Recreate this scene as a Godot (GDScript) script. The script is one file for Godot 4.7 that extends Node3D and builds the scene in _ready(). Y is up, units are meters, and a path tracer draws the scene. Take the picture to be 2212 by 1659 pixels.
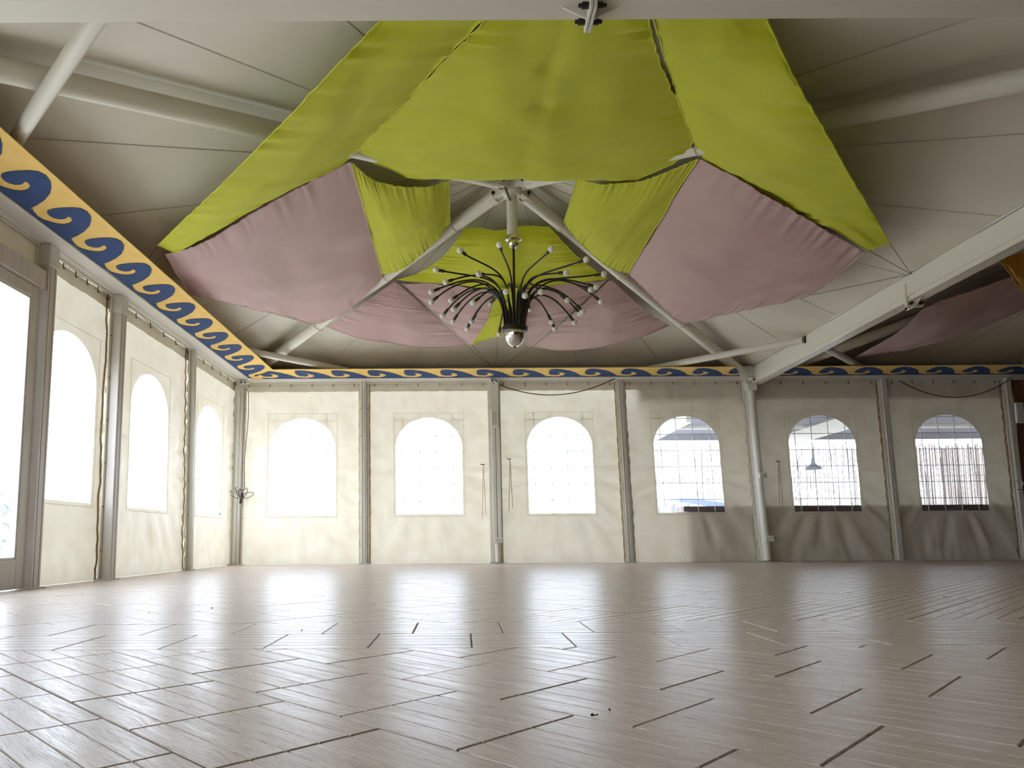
extends Node3D
# A marquee hall: square bays under pyramid roofs, vinyl side curtains with arched windows,
# stretched ceiling drapes, a many-armed chandelier and a tiled floor.

# ---------------------------------------------------------------- mesh helper
class Shape:
	var st := SurfaceTool.new()
	func _init() -> void:
		st.begin(Mesh.PRIMITIVE_TRIANGLES)
	func tri(a: Vector3, b: Vector3, c: Vector3, out: Vector3, group := -1) -> void:
		st.set_smooth_group(group)
		if (b - a).cross(c - a).dot(out) > 0.0:
			var t := b
			b = c
			c = t
		for p in [a, b, c]:
			st.add_vertex(p)
	func quad(a: Vector3, b: Vector3, c: Vector3, d: Vector3, out: Vector3, group := -1) -> void:
		tri(a, b, c, out, group)
		tri(a, c, d, out, group)
	# a profile in the (u, v) plane pushed along l
	func prism(profile: Array, o: Vector3, u: Vector3, v: Vector3, l: Vector3, caps := true) -> void:
		var n := profile.size()
		var pts: Array[Vector3] = []
		var flat := PackedVector2Array()
		var mid := Vector3.ZERO
		for p: Vector2 in profile:
			pts.append(o + u * p.x + v * p.y)
			flat.append(p)
			mid += pts[-1] / n
		var area := 0.0
		for i in n:
			area += flat[i].cross(flat[(i + 1) % n])
		var turn := signf(area) * signf(u.cross(v).dot(l))
		for i in n:
			var a := pts[i]
			var b := pts[(i + 1) % n]
			var out := (b - a).cross(l) * turn
			quad(a, b, b + l, a + l, out)
		if caps:
			var idx := Geometry2D.triangulate_polygon(flat)
			for k in range(0, idx.size(), 3):
				tri(pts[idx[k]], pts[idx[k + 1]], pts[idx[k + 2]], -l)
				tri(pts[idx[k]] + l, pts[idx[k + 1]] + l, pts[idx[k + 2]] + l, l)
	func box(lo: Vector3, hi: Vector3, bevel := 0.004) -> void:
		var s := hi - lo
		var b := minf(bevel, minf(s.x, minf(s.y, s.z)) * 0.3)
		block(lo + s * 0.5, Vector3.RIGHT * s.x * 0.5, Vector3.UP * s.y * 0.5, Vector3.BACK * s.z * 0.5, b)
	# an oriented box with chamfered edges
	func block(c: Vector3, x: Vector3, y: Vector3, z: Vector3, b := 0.004) -> void:
		var ax := [x, y, z]
		for i in 3:
			var n: Vector3 = ax[i]
			var p: Vector3 = ax[(i + 1) % 3]
			var q: Vector3 = ax[(i + 2) % 3]
			var pi := p - p.normalized() * b
			var qi := q - q.normalized() * b
			var ni := n - n.normalized() * b
			for s: float in [-1.0, 1.0]:
				quad(c + n * s - pi - qi, c + n * s + pi - qi, c + n * s + pi + qi, c + n * s - pi + qi, n * s)
			for s1: float in [-1.0, 1.0]:
				for s2: float in [-1.0, 1.0]:
					quad(c + p * s1 + qi * s2 - ni, c + p * s1 + qi * s2 + ni, c + pi * s1 + q * s2 + ni, c + pi * s1 + q * s2 - ni, p * s1 + q * s2)
		for a: float in [-1.0, 1.0]:
			for d: float in [-1.0, 1.0]:
				for e: float in [-1.0, 1.0]:
					var xi := x - x.normalized() * b
					var yi := y - y.normalized() * b
					var zi := z - z.normalized() * b
					tri(c + x * a + yi * d + zi * e, c + xi * a + y * d + zi * e, c + xi * a + yi * d + z * e, x * a + y * d + z * e)
	func tube(path: Array, r: float, n := 8, r1 := -1.0) -> void:
		var m := path.size()
		var rings := []
		var up := Vector3.UP
		for i in m:
			var t: Vector3 = (path[mini(i + 1, m - 1)] - path[maxi(i - 1, 0)]).normalized()
			if i == 0 and absf(t.dot(up)) > 0.95:
				up = Vector3.RIGHT
			var a := t.cross(up).normalized()
			var b := t.cross(a).normalized()
			up = -b if b.dot(up) < 0.0 else b
			a = t.cross(up).normalized()
			var rr := r if r1 < 0.0 else lerpf(r, r1, float(i) / (m - 1))
			var ring := []
			for k in n:
				var w := TAU * k / n
				ring.append(path[i] + (a * cos(w) + up * sin(w)) * rr)
			rings.append(ring)
		for i in m - 1:
			for k in n:
				var k2 := (k + 1) % n
				var c: Vector3 = (path[i] + path[i + 1]) * 0.5
				var mid: Vector3 = (rings[i][k] + rings[i + 1][k2]) * 0.5
				quad(rings[i][k], rings[i][k2], rings[i + 1][k2], rings[i + 1][k], mid - c, 1)
		for k in range(1, n - 1):
			tri(rings[0][0], rings[0][k], rings[0][k + 1], path[0] - path[1])
			tri(rings[m - 1][0], rings[m - 1][k], rings[m - 1][k + 1], path[m - 1] - path[m - 2])
	# profile points (radius, height) turned about the y axis through `at`
	func lathe(profile: Array, at: Vector3, n := 24) -> void:
		for i in profile.size() - 1:
			var p: Vector2 = profile[i]
			var q: Vector2 = profile[i + 1]
			for k in n:
				var a := TAU * k / n
				var b := TAU * (k + 1) / n
				var A := at + Vector3(cos(a) * p.x, p.y, sin(a) * p.x)
				var B := at + Vector3(cos(b) * p.x, p.y, sin(b) * p.x)
				var C := at + Vector3(cos(b) * q.x, q.y, sin(b) * q.x)
				var D := at + Vector3(cos(a) * q.x, q.y, sin(a) * q.x)
				var m := (a + b) * 0.5
				var out := Vector3(cos(m) * (q.y - p.y), p.x - q.x, sin(m) * (q.y - p.y))
				if p.x < 1e-5:
					tri(A, C, D, out, 2 + i)
				elif q.x < 1e-5:
					tri(A, B, C, out, 2 + i)
				else:
					quad(A, B, C, D, out, 2 + i)
	func ball(c: Vector3, r: float, n := 12) -> void:
		for i in n / 2:
			for k in n:
				var f := func(ii: int, kk: int) -> Vector3:
					var la := PI * ii / (n / 2) - PI * 0.5
					var lo := TAU * kk / n
					return c + Vector3(cos(la) * cos(lo), sin(la), cos(la) * sin(lo)) * r
				var A: Vector3 = f.call(i, k)
				var B: Vector3 = f.call(i, k + 1)
				var C: Vector3 = f.call(i + 1, k + 1)
				var D: Vector3 = f.call(i + 1, k)
				if i > 0:
					tri(A, B, C, (A + B + C) / 3.0 - c, 1)
				if i < n / 2 - 1:
					tri(A, C, D, (A + C + D) / 3.0 - c, 1)
	# rows of points -> one smooth sheet; uvs optional in metres
	func sheet(rows: Array, out: Vector3) -> void:
		var a: Vector3 = rows[0][0]
		var flip := false
		var acc := Vector3.ZERO
		for i in rows.size() - 1:
			for k in rows[i].size() - 1:
				acc += (rows[i][k + 1] - rows[i][k]).cross(rows[i + 1][k] - rows[i][k])
		flip = acc.dot(out) > 0.0
		st.set_smooth_group(0)
		for i in rows.size() - 1:
			for k in rows[i].size() - 1:
				var q := [rows[i][k], rows[i][k + 1], rows[i + 1][k + 1], rows[i + 1][k]]
				for t: int in ([0, 2, 1, 0, 3, 2] if flip else [0, 1, 2, 0, 2, 3]):
					st.add_vertex(q[t])
	func done() -> ArrayMesh:
		st.generate_normals()
		return st.commit()

const DRAPES := [
	["near_green", "g", [[3.502, 3.740, 4.684], [3.333, 3.643, 4.760], [3.086, 3.570, 4.842], [2.865, 3.522, 5.111], [2.657, 3.500, 5.455], [3.091, 3.296, 6.391], [3.389, 3.136, 7.061], [3.691, 3.020, 7.654]], [[4.532, 3.740, 4.689], [4.659, 3.643, 4.753], [4.879, 3.570, 4.796], [5.156, 3.522, 5.006], [5.346, 3.500, 5.509], [4.798, 3.296, 6.669], [4.570, 3.136, 7.226], [4.411, 3.020, 7.649]], 0.100, 0.000, 0.000],
	["left_inner", "g", [[3.371, 3.740, 4.505], [3.200, 3.643, 4.590], [2.951, 3.570, 4.717], [2.706, 3.522, 4.946], [2.573, 3.500, 5.276]], [[3.363, 3.740, 3.577], [3.250, 3.643, 3.446], [3.088, 3.570, 3.244], [2.807, 3.522, 2.847], [2.542, 3.500, 2.703]], 0.050, 0.000, 0.000],
	["right_inner", "g", [[4.582, 3.740, 4.535], [4.793, 3.643, 4.606], [5.089, 3.570, 4.794], [5.267, 3.522, 5.045], [5.454, 3.500, 5.304]], [[4.587, 3.740, 3.572], [4.717, 3.643, 3.426], [4.977, 3.570, 3.098], [5.249, 3.522, 2.794], [5.463, 3.500, 2.716]], 0.050, 0.000, 0.000],
	["far_inner", "g", [[3.513, 3.740, 3.424], [3.425, 3.643, 3.346], [3.235, 3.570, 3.002], [2.949, 3.522, 2.682], [2.693, 3.500, 2.547]], [[4.463, 3.740, 3.447], [4.604, 3.643, 3.329], [4.827, 3.570, 3.046], [5.098, 3.522, 2.723], [5.279, 3.500, 2.536]], 0.040, 0.000, -0.100],
	["left_pink", "p", [[0.769, 2.980, 4.626], [1.096, 3.052, 4.680], [1.446, 3.140, 4.859], [1.827, 3.244, 5.064], [2.166, 3.364, 5.168], [2.563, 3.500, 5.284]], [[0.578, 2.980, 3.526], [0.900, 3.009, 3.146], [1.255, 3.082, 2.508], [1.553, 3.200, 1.782], [1.952, 3.256, 1.991], [2.309, 3.356, 2.437], [2.535, 3.500, 2.642]], 0.060, 0.000, 0.000],
	["right_pink", "p", [[7.216, 2.980, 4.584], [6.804, 3.052, 4.810], [6.363, 3.140, 5.059], [5.976, 3.244, 5.237], [5.705, 3.364, 5.306], [5.469, 3.500, 5.303]], [[7.295, 2.980, 3.408], [7.122, 3.009, 3.065], [6.854, 3.082, 2.545], [6.447, 3.200, 1.705], [6.061, 3.256, 2.101], [5.734, 3.356, 2.477], [5.481, 3.500, 2.686]], 0.060, 0.000, 0.000],
	["left_wing", "g", [[0.781, 2.980, 4.823], [1.572, 2.956, 5.780], [2.202, 2.948, 6.542], [2.712, 2.956, 7.162], [2.931, 2.980, 7.406], [3.179, 3.020, 7.658]], [[0.870, 2.980, 4.656], [1.419, 3.052, 5.017], [1.799, 3.140, 5.237], [2.181, 3.244, 5.400], [2.399, 3.364, 5.366], [2.623, 3.500, 5.406], [3.092, 3.296, 6.396], [3.389, 3.136, 7.065], [3.685, 3.020, 7.654]], 0.070, 0.000, 0.000],
	["right_wing", "g", [[7.321, 2.980, 4.780], [6.597, 2.956, 5.674], [5.940, 2.948, 6.476], [5.455, 2.956, 7.054], [5.222, 2.980, 7.340], [4.969, 3.020, 7.645]], [[7.209, 2.980, 4.627], [6.771, 3.052, 4.898], [6.552, 3.140, 4.931], [6.201, 3.244, 5.078], [5.798, 3.364, 5.243], [5.426, 3.500, 5.390], [4.819, 3.296, 6.678], [4.601, 3.136, 7.207], [4.418, 3.020, 7.649]], 0.070, 0.000, 0.000],
	["farleft_pink", "p", [[2.669, 3.500, 2.469], [2.346, 3.356, 2.283], [2.011, 3.256, 1.990], [1.677, 3.200, 1.635]], [[2.694, 3.500, 2.436], [2.999, 3.316, 2.087], [3.284, 3.176, 1.662], [3.552, 3.080, 1.085]], 0.030, 0.000, -0.130],
	["far_pink_l", "p", [[2.748, 3.500, 2.403], [3.031, 3.316, 2.123], [3.315, 3.176, 1.661], [3.578, 3.080, 1.109]], [[3.886, 3.380, 2.473], [3.859, 3.236, 2.258], [3.776, 3.136, 1.907], [3.617, 3.080, 1.132]], 0.030, 0.000, 0.000],
	["far_green_c", "g", [[3.901, 3.360, 2.626], [3.863, 3.222, 2.298], [3.788, 3.129, 1.888], [3.623, 3.080, 1.156]], [[4.212, 3.360, 2.620], [4.232, 3.229, 2.360], [4.260, 3.142, 2.073], [4.308, 3.100, 1.640]], 0.020, 0.000, 0.040],
	["far_pink_r", "p", [[4.234, 3.380, 2.499], [4.272, 3.236, 2.159], [4.329, 3.136, 1.690], [4.426, 3.080, 1.017]], [[5.258, 3.500, 2.473], [4.990, 3.316, 2.177], [4.728, 3.176, 1.695], [4.466, 3.080, 1.016]], 0.030, 0.000, 0.000],
	["farright_pink", "p", [[5.295, 3.500, 2.457], [5.049, 3.316, 2.176], [4.770, 3.176, 1.611], [4.484, 3.080, 0.966]], [[5.329, 3.500, 2.456], [5.623, 3.356, 2.224], [5.984, 3.256, 1.837], [6.298, 3.200, 1.562]], 0.030, 0.000, -0.150],
	["second_pink", "p", [[9.252, 2.980, 0.555], [9.074, 2.932, 1.592], [8.964, 2.929, 2.325], [8.809, 2.970, 2.971], [9.232, 3.110, 3.141], [9.970, 3.350, 3.288]], [[9.295, 2.980, 0.526], [9.784, 3.036, 0.729], [10.264, 3.108, 0.932], [10.611, 3.196, 1.293], [10.849, 3.300, 1.583], [11.056, 3.420, 2.029]], 0.050, 0.000, 0.000],
	["second_yellow", "y", [[8.536, 2.950, 4.462], [8.776, 3.025, 4.397], [9.321, 3.200, 4.291]], [[8.570, 2.950, 4.428], [9.059, 2.989, 3.934], [9.692, 3.072, 3.269], [11.449, 3.200, 1.748]], 0.030, 0.000, 0.000],
]
const BULBS := [[-0.537, 2.980, 0.673], [-0.187, 2.970, 0.812], [0.278, 2.950, 0.762], [0.624, 2.930, 0.562], [-0.769, 2.930, 0.332], [-0.362, 2.850, 0.422], [0.461, 2.870, 0.396], [0.859, 2.930, 0.192], [-0.674, 2.800, 0.356], [-0.822, 2.800, 0.088], [-0.829, 2.730, -0.008], [-0.630, 2.750, -0.017], [-0.411, 2.700, 0.048], [-0.606, 2.720, -0.203], [-0.726, 2.720, -0.414], [-0.620, 2.700, -0.553], [-0.419, 2.680, -0.497], [-0.469, 2.650, -0.670], [-0.111, 2.640, -0.837], [-0.114, 2.660, 0.478], [0.068, 2.640, 0.419], [0.217, 2.670, 0.434], [0.789, 2.820, 0.141], [0.739, 2.800, 0.125], [0.862, 2.720, 0.001], [0.520, 2.720, 0.050], [0.720, 2.700, -0.239], [0.703, 2.700, -0.308], [0.435, 2.680, -0.522], [0.668, 2.650, -0.450], [0.489, 2.650, -0.681], [-0.220, 2.850, -0.419], [0.200, 2.800, -0.469], ]
const WAVE := [[-0.0001, 0.0553], [0.0383, 0.0401], [0.1170, 0.0253], [0.1780, 0.0327], [0.2155, 0.0558], [0.2551, 0.0916], [0.2698, 0.1366], [0.2590, 0.1833], [0.2217, 0.2266], [0.1873, 0.2421], [0.1601, 0.2449], [0.1491, 0.2349], [0.1665, 0.2147], [0.1839, 0.1878], [0.1835, 0.1484], [0.1558, 0.1190], [0.1154, 0.1112], [0.0653, 0.1229], [0.0395, 0.1454], [0.0182, 0.1971], [0.0127, 0.2709], [0.0160, 0.3393], [0.0359, 0.3919], [0.0950, 0.4100], [0.1755, 0.3944], [0.2443, 0.3608], [0.3293, 0.3040], [0.4167, 0.2150], [0.4839, 0.1209], [0.5371, 0.0266], ]
var taken := {}
var mats := {}
var rng := RandomNumberGenerator.new()
var noise := FastNoiseLite.new()

# ---------------------------------------------------------------- naming
func numbered(called: String) -> String:
	var n: int = taken.get(called, 0)
	taken[called] = n + 1
	return called if n == 0 else "%s_%03d" % [called, n]

func thing(called: String, label: String, category: String, at := Vector3.ZERO, group := "", kind := "") -> Node3D:
	var o := Node3D.new()
	o.name = numbered(called)
	add_child(o)
	o.position = at
	o.set_meta("label", label)
	o.set_meta("category", category)
	if group:
		o.set_meta("group", group)
	if kind:
		o.set_meta("kind", kind)
	return o

func part(called: String, mesh: Mesh, m: Material, parent: Node3D, label := "") -> MeshInstance3D:
	var o := MeshInstance3D.new()
	o.name = called
	o.mesh = mesh
	o.material_override = m
	parent.add_child(o, true)
	if label:
		o.set_meta("label", label)
	return o

# ---------------------------------------------------------------- materials
func mat(called: String, c: Color, rough := 0.6, metal := 0.0) -> StandardMaterial3D:
	var m := StandardMaterial3D.new()
	m.resource_name = called
	m.albedo_color = c
	m.roughness = rough
	m.metallic = metal
	mats[called] = m
	return m

func rgb(r: float, g: float, b: float) -> Color:
	return Color(r / 255.0, g / 255.0, b / 255.0)

# a colour texture of blotches, streaks and specks between two colours
func blotch(a: Color, b: Color, seed_: int, freq: float, stretch: Vector2, size := 256, specks := 0, dark := Color.BLACK) -> ImageTexture:
	var n := FastNoiseLite.new()
	n.seed = seed_
	n.frequency = freq
	n.fractal_octaves = 4
	var im := Image.create(size, size, false, Image.FORMAT_RGB8)
	for y in size:
		for x in size:
			# blended over the border so that it repeats without a seam
			var fx := float(x) / size
			var fy := float(y) / size
			var v := 0.0
			for k in 4:
				var ox := (k & 1) * size
				var oy := (k >> 1) * size
				var w := (fx if ox else 1.0 - fx) * (fy if oy else 1.0 - fy)
				v += w * n.get_noise_2d((x - ox) * stretch.x, (y - oy) * stretch.y)
			im.set_pixel(x, y, a.lerp(b, clampf(0.5 + v * 1.3, 0.0, 1.0)))
	var r := RandomNumberGenerator.new()
	r.seed = seed_
	for i in specks:
		var x := r.randi_range(0, size - 4)
		var y := r.randi_range(0, size - 4)
		im.fill_rect(Rect2i(x, y, r.randi_range(1, 2), r.randi_range(1, 3)), dark)
	return ImageTexture.create_from_image(im)

func cloth(called: String, a: Color, b: Color, seed_: int, scale: float, through: Color, rough := 0.85) -> StandardMaterial3D:
	var m := mat(called, Color.WHITE, rough)
	m.albedo_texture = blotch(a, b, seed_, 0.02, Vector2.ONE)
	m.uv1_triplanar = true
	m.uv1_world_triplanar = true
	m.uv1_scale = Vector3.ONE * scale
	if through != Color.BLACK:
		m.backlight_enabled = true
		m.backlight = through
	return m

func make_materials() -> void:
	cloth("curtain", rgb(227, 217, 196), rgb(236, 229, 213), 3, 0.5, Color(0.50, 0.492, 0.472), 0.5)
	cloth("stained_hem", rgb(172, 146, 114), rgb(204, 186, 158), 5, 2.1, Color(0.35, 0.3, 0.24))
	cloth("roof_membrane", rgb(216, 208, 188), rgb(226, 219, 201), 7, 0.25, Color.BLACK, 0.55)
	cloth("green_drape", rgb(198, 200, 28), rgb(206, 208, 38), 9, 0.6, Color(0.42, 0.44, 0.12), 0.7)
	cloth("pink_drape", rgb(197, 166, 160), rgb(204, 174, 167), 11, 0.6, Color(0.3, 0.24, 0.23), 0.7)
	cloth("yellow_drape", rgb(196, 150, 30), rgb(206, 160, 40), 13, 0.6, Color(0.35, 0.26, 0.06), 0.7)
	cloth("valance_yellow", rgb(236, 194, 104), rgb(243, 205, 120), 15, 1.2, Color(0.2, 0.15, 0.07))
	cloth("wave_blue", rgb(38, 62, 106), rgb(46, 72, 118), 17, 1.5, Color.BLACK)
	var alu := mat("aluminium", Color.WHITE, 0.45, 0.0)
	alu.albedo_texture = blotch(rgb(216, 211, 200), rgb(224, 220, 211), 19, 0.03, Vector2(1, 0.15))
	alu.uv1_triplanar = true
	alu.uv1_world_triplanar = true
	alu.uv1_scale = Vector3.ONE * 0.8
	var worn := mat("worn_aluminium", Color.WHITE, 0.5, 0.0)
	worn.albedo_texture = blotch(rgb(200, 191, 181), rgb(210, 202, 192), 21, 0.05, Vector2(1, 0.12))
	worn.uv1_triplanar = true
	worn.uv1_world_triplanar = true
	worn.uv1_scale = Vector3.ONE * 0.9
	mat("white_paint", rgb(228, 222, 204), 0.4)
	mat("white_plastic", rgb(232, 230, 220), 0.35)
	mat("socket_face", rgb(205, 202, 190), 0.4)
	mat("groove", rgb(70, 62, 54), 0.8)
	mat("dark_metal", rgb(62, 56, 50), 0.45, 0.7)
	mat("black_paint", rgb(30, 25, 22), 0.4)
	mat("chrome", rgb(225, 222, 216), 0.08, 1.0)
	mat("bulb", rgb(238, 236, 226), 0.15)
	mat("bulb_holder", rgb(58, 50, 44), 0.45)
	mat("black_cable", rgb(50, 40, 34), 0.6)
	mat("wire", rgb(96, 88, 76), 0.5, 0.5)
	mat("cord", rgb(120, 105, 96), 0.7)
	mat("tape", rgb(226, 216, 196), 0.8)
	mat("grout", rgb(128, 116, 106), 0.9)
	var th := mat("thread", rgb(206, 208, 210), 0.6)
	th.backlight_enabled = true
	th.backlight = Color(0.75, 0.75, 0.76)
	mat("stitch", rgb(212, 202, 172), 0.8)
	mat("seam", rgb(196, 190, 176), 0.7)
	mat("debris", rgb(60, 46, 36), 0.9)
	mat("green_hem", rgb(208, 210, 60), 0.8)
	mat("pink_hem", rgb(205, 172, 166), 0.8)
	mat("yellow_hem", rgb(206, 160, 50), 0.8)
	var v := mat("vinyl_pane", Color(0.95, 0.97, 1.0, 0.22), 0.35)
	v.transparency = BaseMaterial3D.TRANSPARENCY_ALPHA
	v.backlight_enabled = true
	v.backlight = Color(1, 1, 1)
	var g := mat("door_glass", Color(0.95, 0.98, 1.0, 0.06), 0.02)
	g.transparency = BaseMaterial3D.TRANSPARENCY_ALPHA
	# wood-look tile: pale taupe with fine darker grain running along u
	var size := 512
	var im := Image.create(size, size, false, Image.FORMAT_RGB8)
	var hm := Image.create(size, size, false, Image.FORMAT_RGB8)
	var rm := Image.create(size, size, false, Image.FORMAT_RGB8)
	var n1 := FastNoiseLite.new()
	n1.seed = 31
	n1.frequency = 0.012
	n1.fractal_octaves = 5
	var n2 := FastNoiseLite.new()
	n2.seed = 32
	n2.frequency = 0.03
	n2.fractal_octaves = 3
	for y in size:
		for x in size:
			var bend := n1.get_noise_2d(x * 0.6, y * 0.6) * 14.0
			var fine := n2.get_noise_2d(x * 0.16, (y + bend) * 7.5)
			var wide := n1.get_noise_2d(x * 0.25 + 900.0, (y + bend) * 1.3)
			var pit := n2.get_noise_2d(x * 0.5 + 300.0, (y + bend * 0.6) * 12.0)
			var dark := clampf((pit - 0.22) * 3.2, 0.0, 1.0)
			var c := rgb(198, 181, 166).lerp(rgb(217, 203, 189), clampf(0.5 + wide * 1.1, 0.0, 1.0))
			c = c.lerp(rgb(177, 158, 142), clampf(0.15 + fine * 0.9, 0.0, 0.7))
			c = c.lerp(rgb(128, 110, 96), dark * 0.5)
			im.set_pixel(x, y, c)
			var h := clampf(0.6 + fine * 0.35 - dark * 0.45 + wide * 0.1, 0.0, 1.0)
			hm.set_pixel(x, y, Color(h, h, h))
			var r := clampf(0.30 + fine * 0.07 + dark * 0.2 - wide * 0.05, 0.10, 0.8)
			rm.set_pixel(x, y, Color(r, r, r))
	var tile := mat("wood_look_tile", Color.WHITE, 1.0)
	tile.metallic_specular = 0.23
	tile.albedo_texture = ImageTexture.create_from_image(im)
	tile.roughness_texture = ImageTexture.create_from_image(rm)
	tile.heightmap_enabled = true
	tile.heightmap_texture = ImageTexture.create_from_image(hm)
	tile.heightmap_scale = 0.009
	# brown boards and reeds
	var w := mat("brown_board", Color.WHITE, 0.7)
	w.albedo_texture = blotch(rgb(96, 64, 38), rgb(136, 96, 62), 41, 0.05, Vector2(3.0, 0.12))
	w.uv1_triplanar = true
	w.uv1_world_triplanar = true
	w.uv1_scale = Vector3.ONE * 1.3
	var rd := mat("reed", Color.WHITE, 0.8)
	rd.albedo_texture = blotch(rgb(150, 126, 110), rgb(206, 184, 164), 43, 0.05, Vector2(2.0, 0.2))
	rd.uv1_triplanar = true
	rd.uv1_world_triplanar = true
	rd.backlight_enabled = true
	rd.backlight = Color(0.5, 0.42, 0.36)
	mat("ground", rgb(196, 192, 184), 0.9)
	mat("brown_cap", rgb(84, 52, 38), 0.6)
	mat("plaster", rgb(176, 166, 150), 0.9)
	mat("porch_ceiling", rgb(112, 106, 116), 0.9)
	mat("lamp_grey", rgb(84, 92, 108), 0.5)
	mat("pale_blue", rgb(120, 150, 205), 0.6)
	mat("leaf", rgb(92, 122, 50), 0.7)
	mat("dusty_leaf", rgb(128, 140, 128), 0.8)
	mat("bark", rgb(86, 70, 54), 0.9)

# ---------------------------------------------------------------- camera, sky, light
const FOCAL := 1547.3
const EYE := Vector3(3.4775, 0.3701, 10.9504)
const TURN := Vector3(0.1071, -0.0011, -0.0063)
const SHIFT := Vector2(106.165, 167.825)

func view_and_light() -> void:
	var cam := Camera3D.new()
	cam.name = "camera"
	cam.projection = Camera3D.PROJECTION_FRUSTUM
	cam.near = 0.05
	cam.far = 400.0
	cam.size = 1659.0 / FOCAL * cam.near
	cam.frustum_offset = SHIFT / FOCAL * cam.near
	cam.position = EYE
	cam.rotation = TURN
	add_child(cam)
	cam.current = true
	var env := Environment.new()
	env.background_mode = Environment.BG_SKY
	var sky := Sky.new()
	var sm := ProceduralSkyMaterial.new()
	sm.sky_top_color = Color(0.84, 0.90, 0.98)
	sm.sky_horizon_color = Color(0.915, 0.953, 1.0)
	sm.ground_horizon_color = Color(0.80, 0.82, 0.84)
	sm.ground_bottom_color = Color(0.72, 0.72, 0.70)
	sm.sky_energy_multiplier = 1.0
	sm.ground_energy_multiplier = 1.0
	sky.sky_material = sm
	env.sky = sky
	env.background_energy_multiplier = 10.2
	env.tonemap_mode = Environment.TONE_MAPPER_LINEAR
	env.tonemap_exposure = 1.0
	env.sdfgi_enabled = true
	env.ssao_enabled = true
	env.ssil_enabled = true
	var we := WorldEnvironment.new()
	we.name = "environment"
	we.environment = env
	add_child(we)

func pixel_of(p: Vector3) -> Vector3:
	var b := Basis.from_euler(TURN)
	var q := b.inverse() * (p - EYE)
	if q.z > -0.1:
		return Vector3(-9999, -9999, -1)
	return Vector3(1106.0 - SHIFT.x + FOCAL * q.x / -q.z, 829.5 + SHIFT.y - FOCAL * q.y / -q.z, -q.z)

# ---------------------------------------------------------------- floor
const T := 0.3505
const JOINT := 0.0055

func tile_mesh(variant: int, poly := PackedVector2Array(), to_local := Transform2D()) -> ArrayMesh:
	# five strips along local x; a cut tile is each strip clipped to `poly` (world x, z)
	var st := SurfaceTool.new()
	st.begin(Mesh.PRIMITIVE_TRIANGLES)
	var r := RandomNumberGenerator.new()
	r.seed = 700 + variant
	var h := (T - JOINT) * 0.5
	var g := 0.0022
	var c := 0.0014
	var strip := (2.0 * h) / 5.0
	for s in 5:
		var z0 := -h + s * strip
		var z1 := z0 + strip
		if s > 0:
			z0 += g * 0.5
		if s < 4:
			z1 -= g * 0.5
		var rect := PackedVector2Array([Vector2(-h, z0), Vector2(h, z0), Vector2(h, z1), Vector2(-h, z1)])
		var pieces: Array[PackedVector2Array] = [rect]
		if poly.size():
			pieces = Geometry2D.intersect_polygons(rect, to_local * poly)
		var uo := Vector2(r.randf(), r.randf())
		for pc in pieces:
			if pc.size() < 3:
				continue
			if Geometry2D.is_polygon_clockwise(pc):
				pc.reverse()
			var mid := Vector2.ZERO
			for p in pc:
				mid += p / pc.size()
			var n := pc.size()
			var top := []
			var low := []
			for p in pc:
				var d := (mid - p)
				top.append(Vector3(p.x + signf(d.x) * minf(c, absf(d.x)), 0.0, p.y + signf(d.y) * minf(c, absf(d.y))))
				low.append(Vector3(p.x, -0.0026, p.y))
			var put := func(a: Vector3, b: Vector3, cc: Vector3, up: Vector3) -> void:
				if (b - a).cross(cc - a).dot(up) > 0.0:
					var t := b
					b = cc
					cc = t
				st.set_smooth_group(-1)
				for p: Vector3 in [a, b, cc]:
					st.set_uv(Vector2(p.x / 0.9 + uo.x, p.z / 0.45 + uo.y))
					st.add_vertex(p)
			for k in range(1, n - 1):
				put.call(top[0], top[k], top[k + 1], Vector3.UP)
			for k in n:
				var k2 := (k + 1) % n
				var out: Vector3 = (top[k] + top[k2]) * 0.5 - Vector3(mid.x, -0.02, mid.y)
				put.call(top[k], top[k2], low[k2], out)
				put.call(top[k], low[k2], low[k], out)
	st.generate_normals()
	return st.commit()

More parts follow.
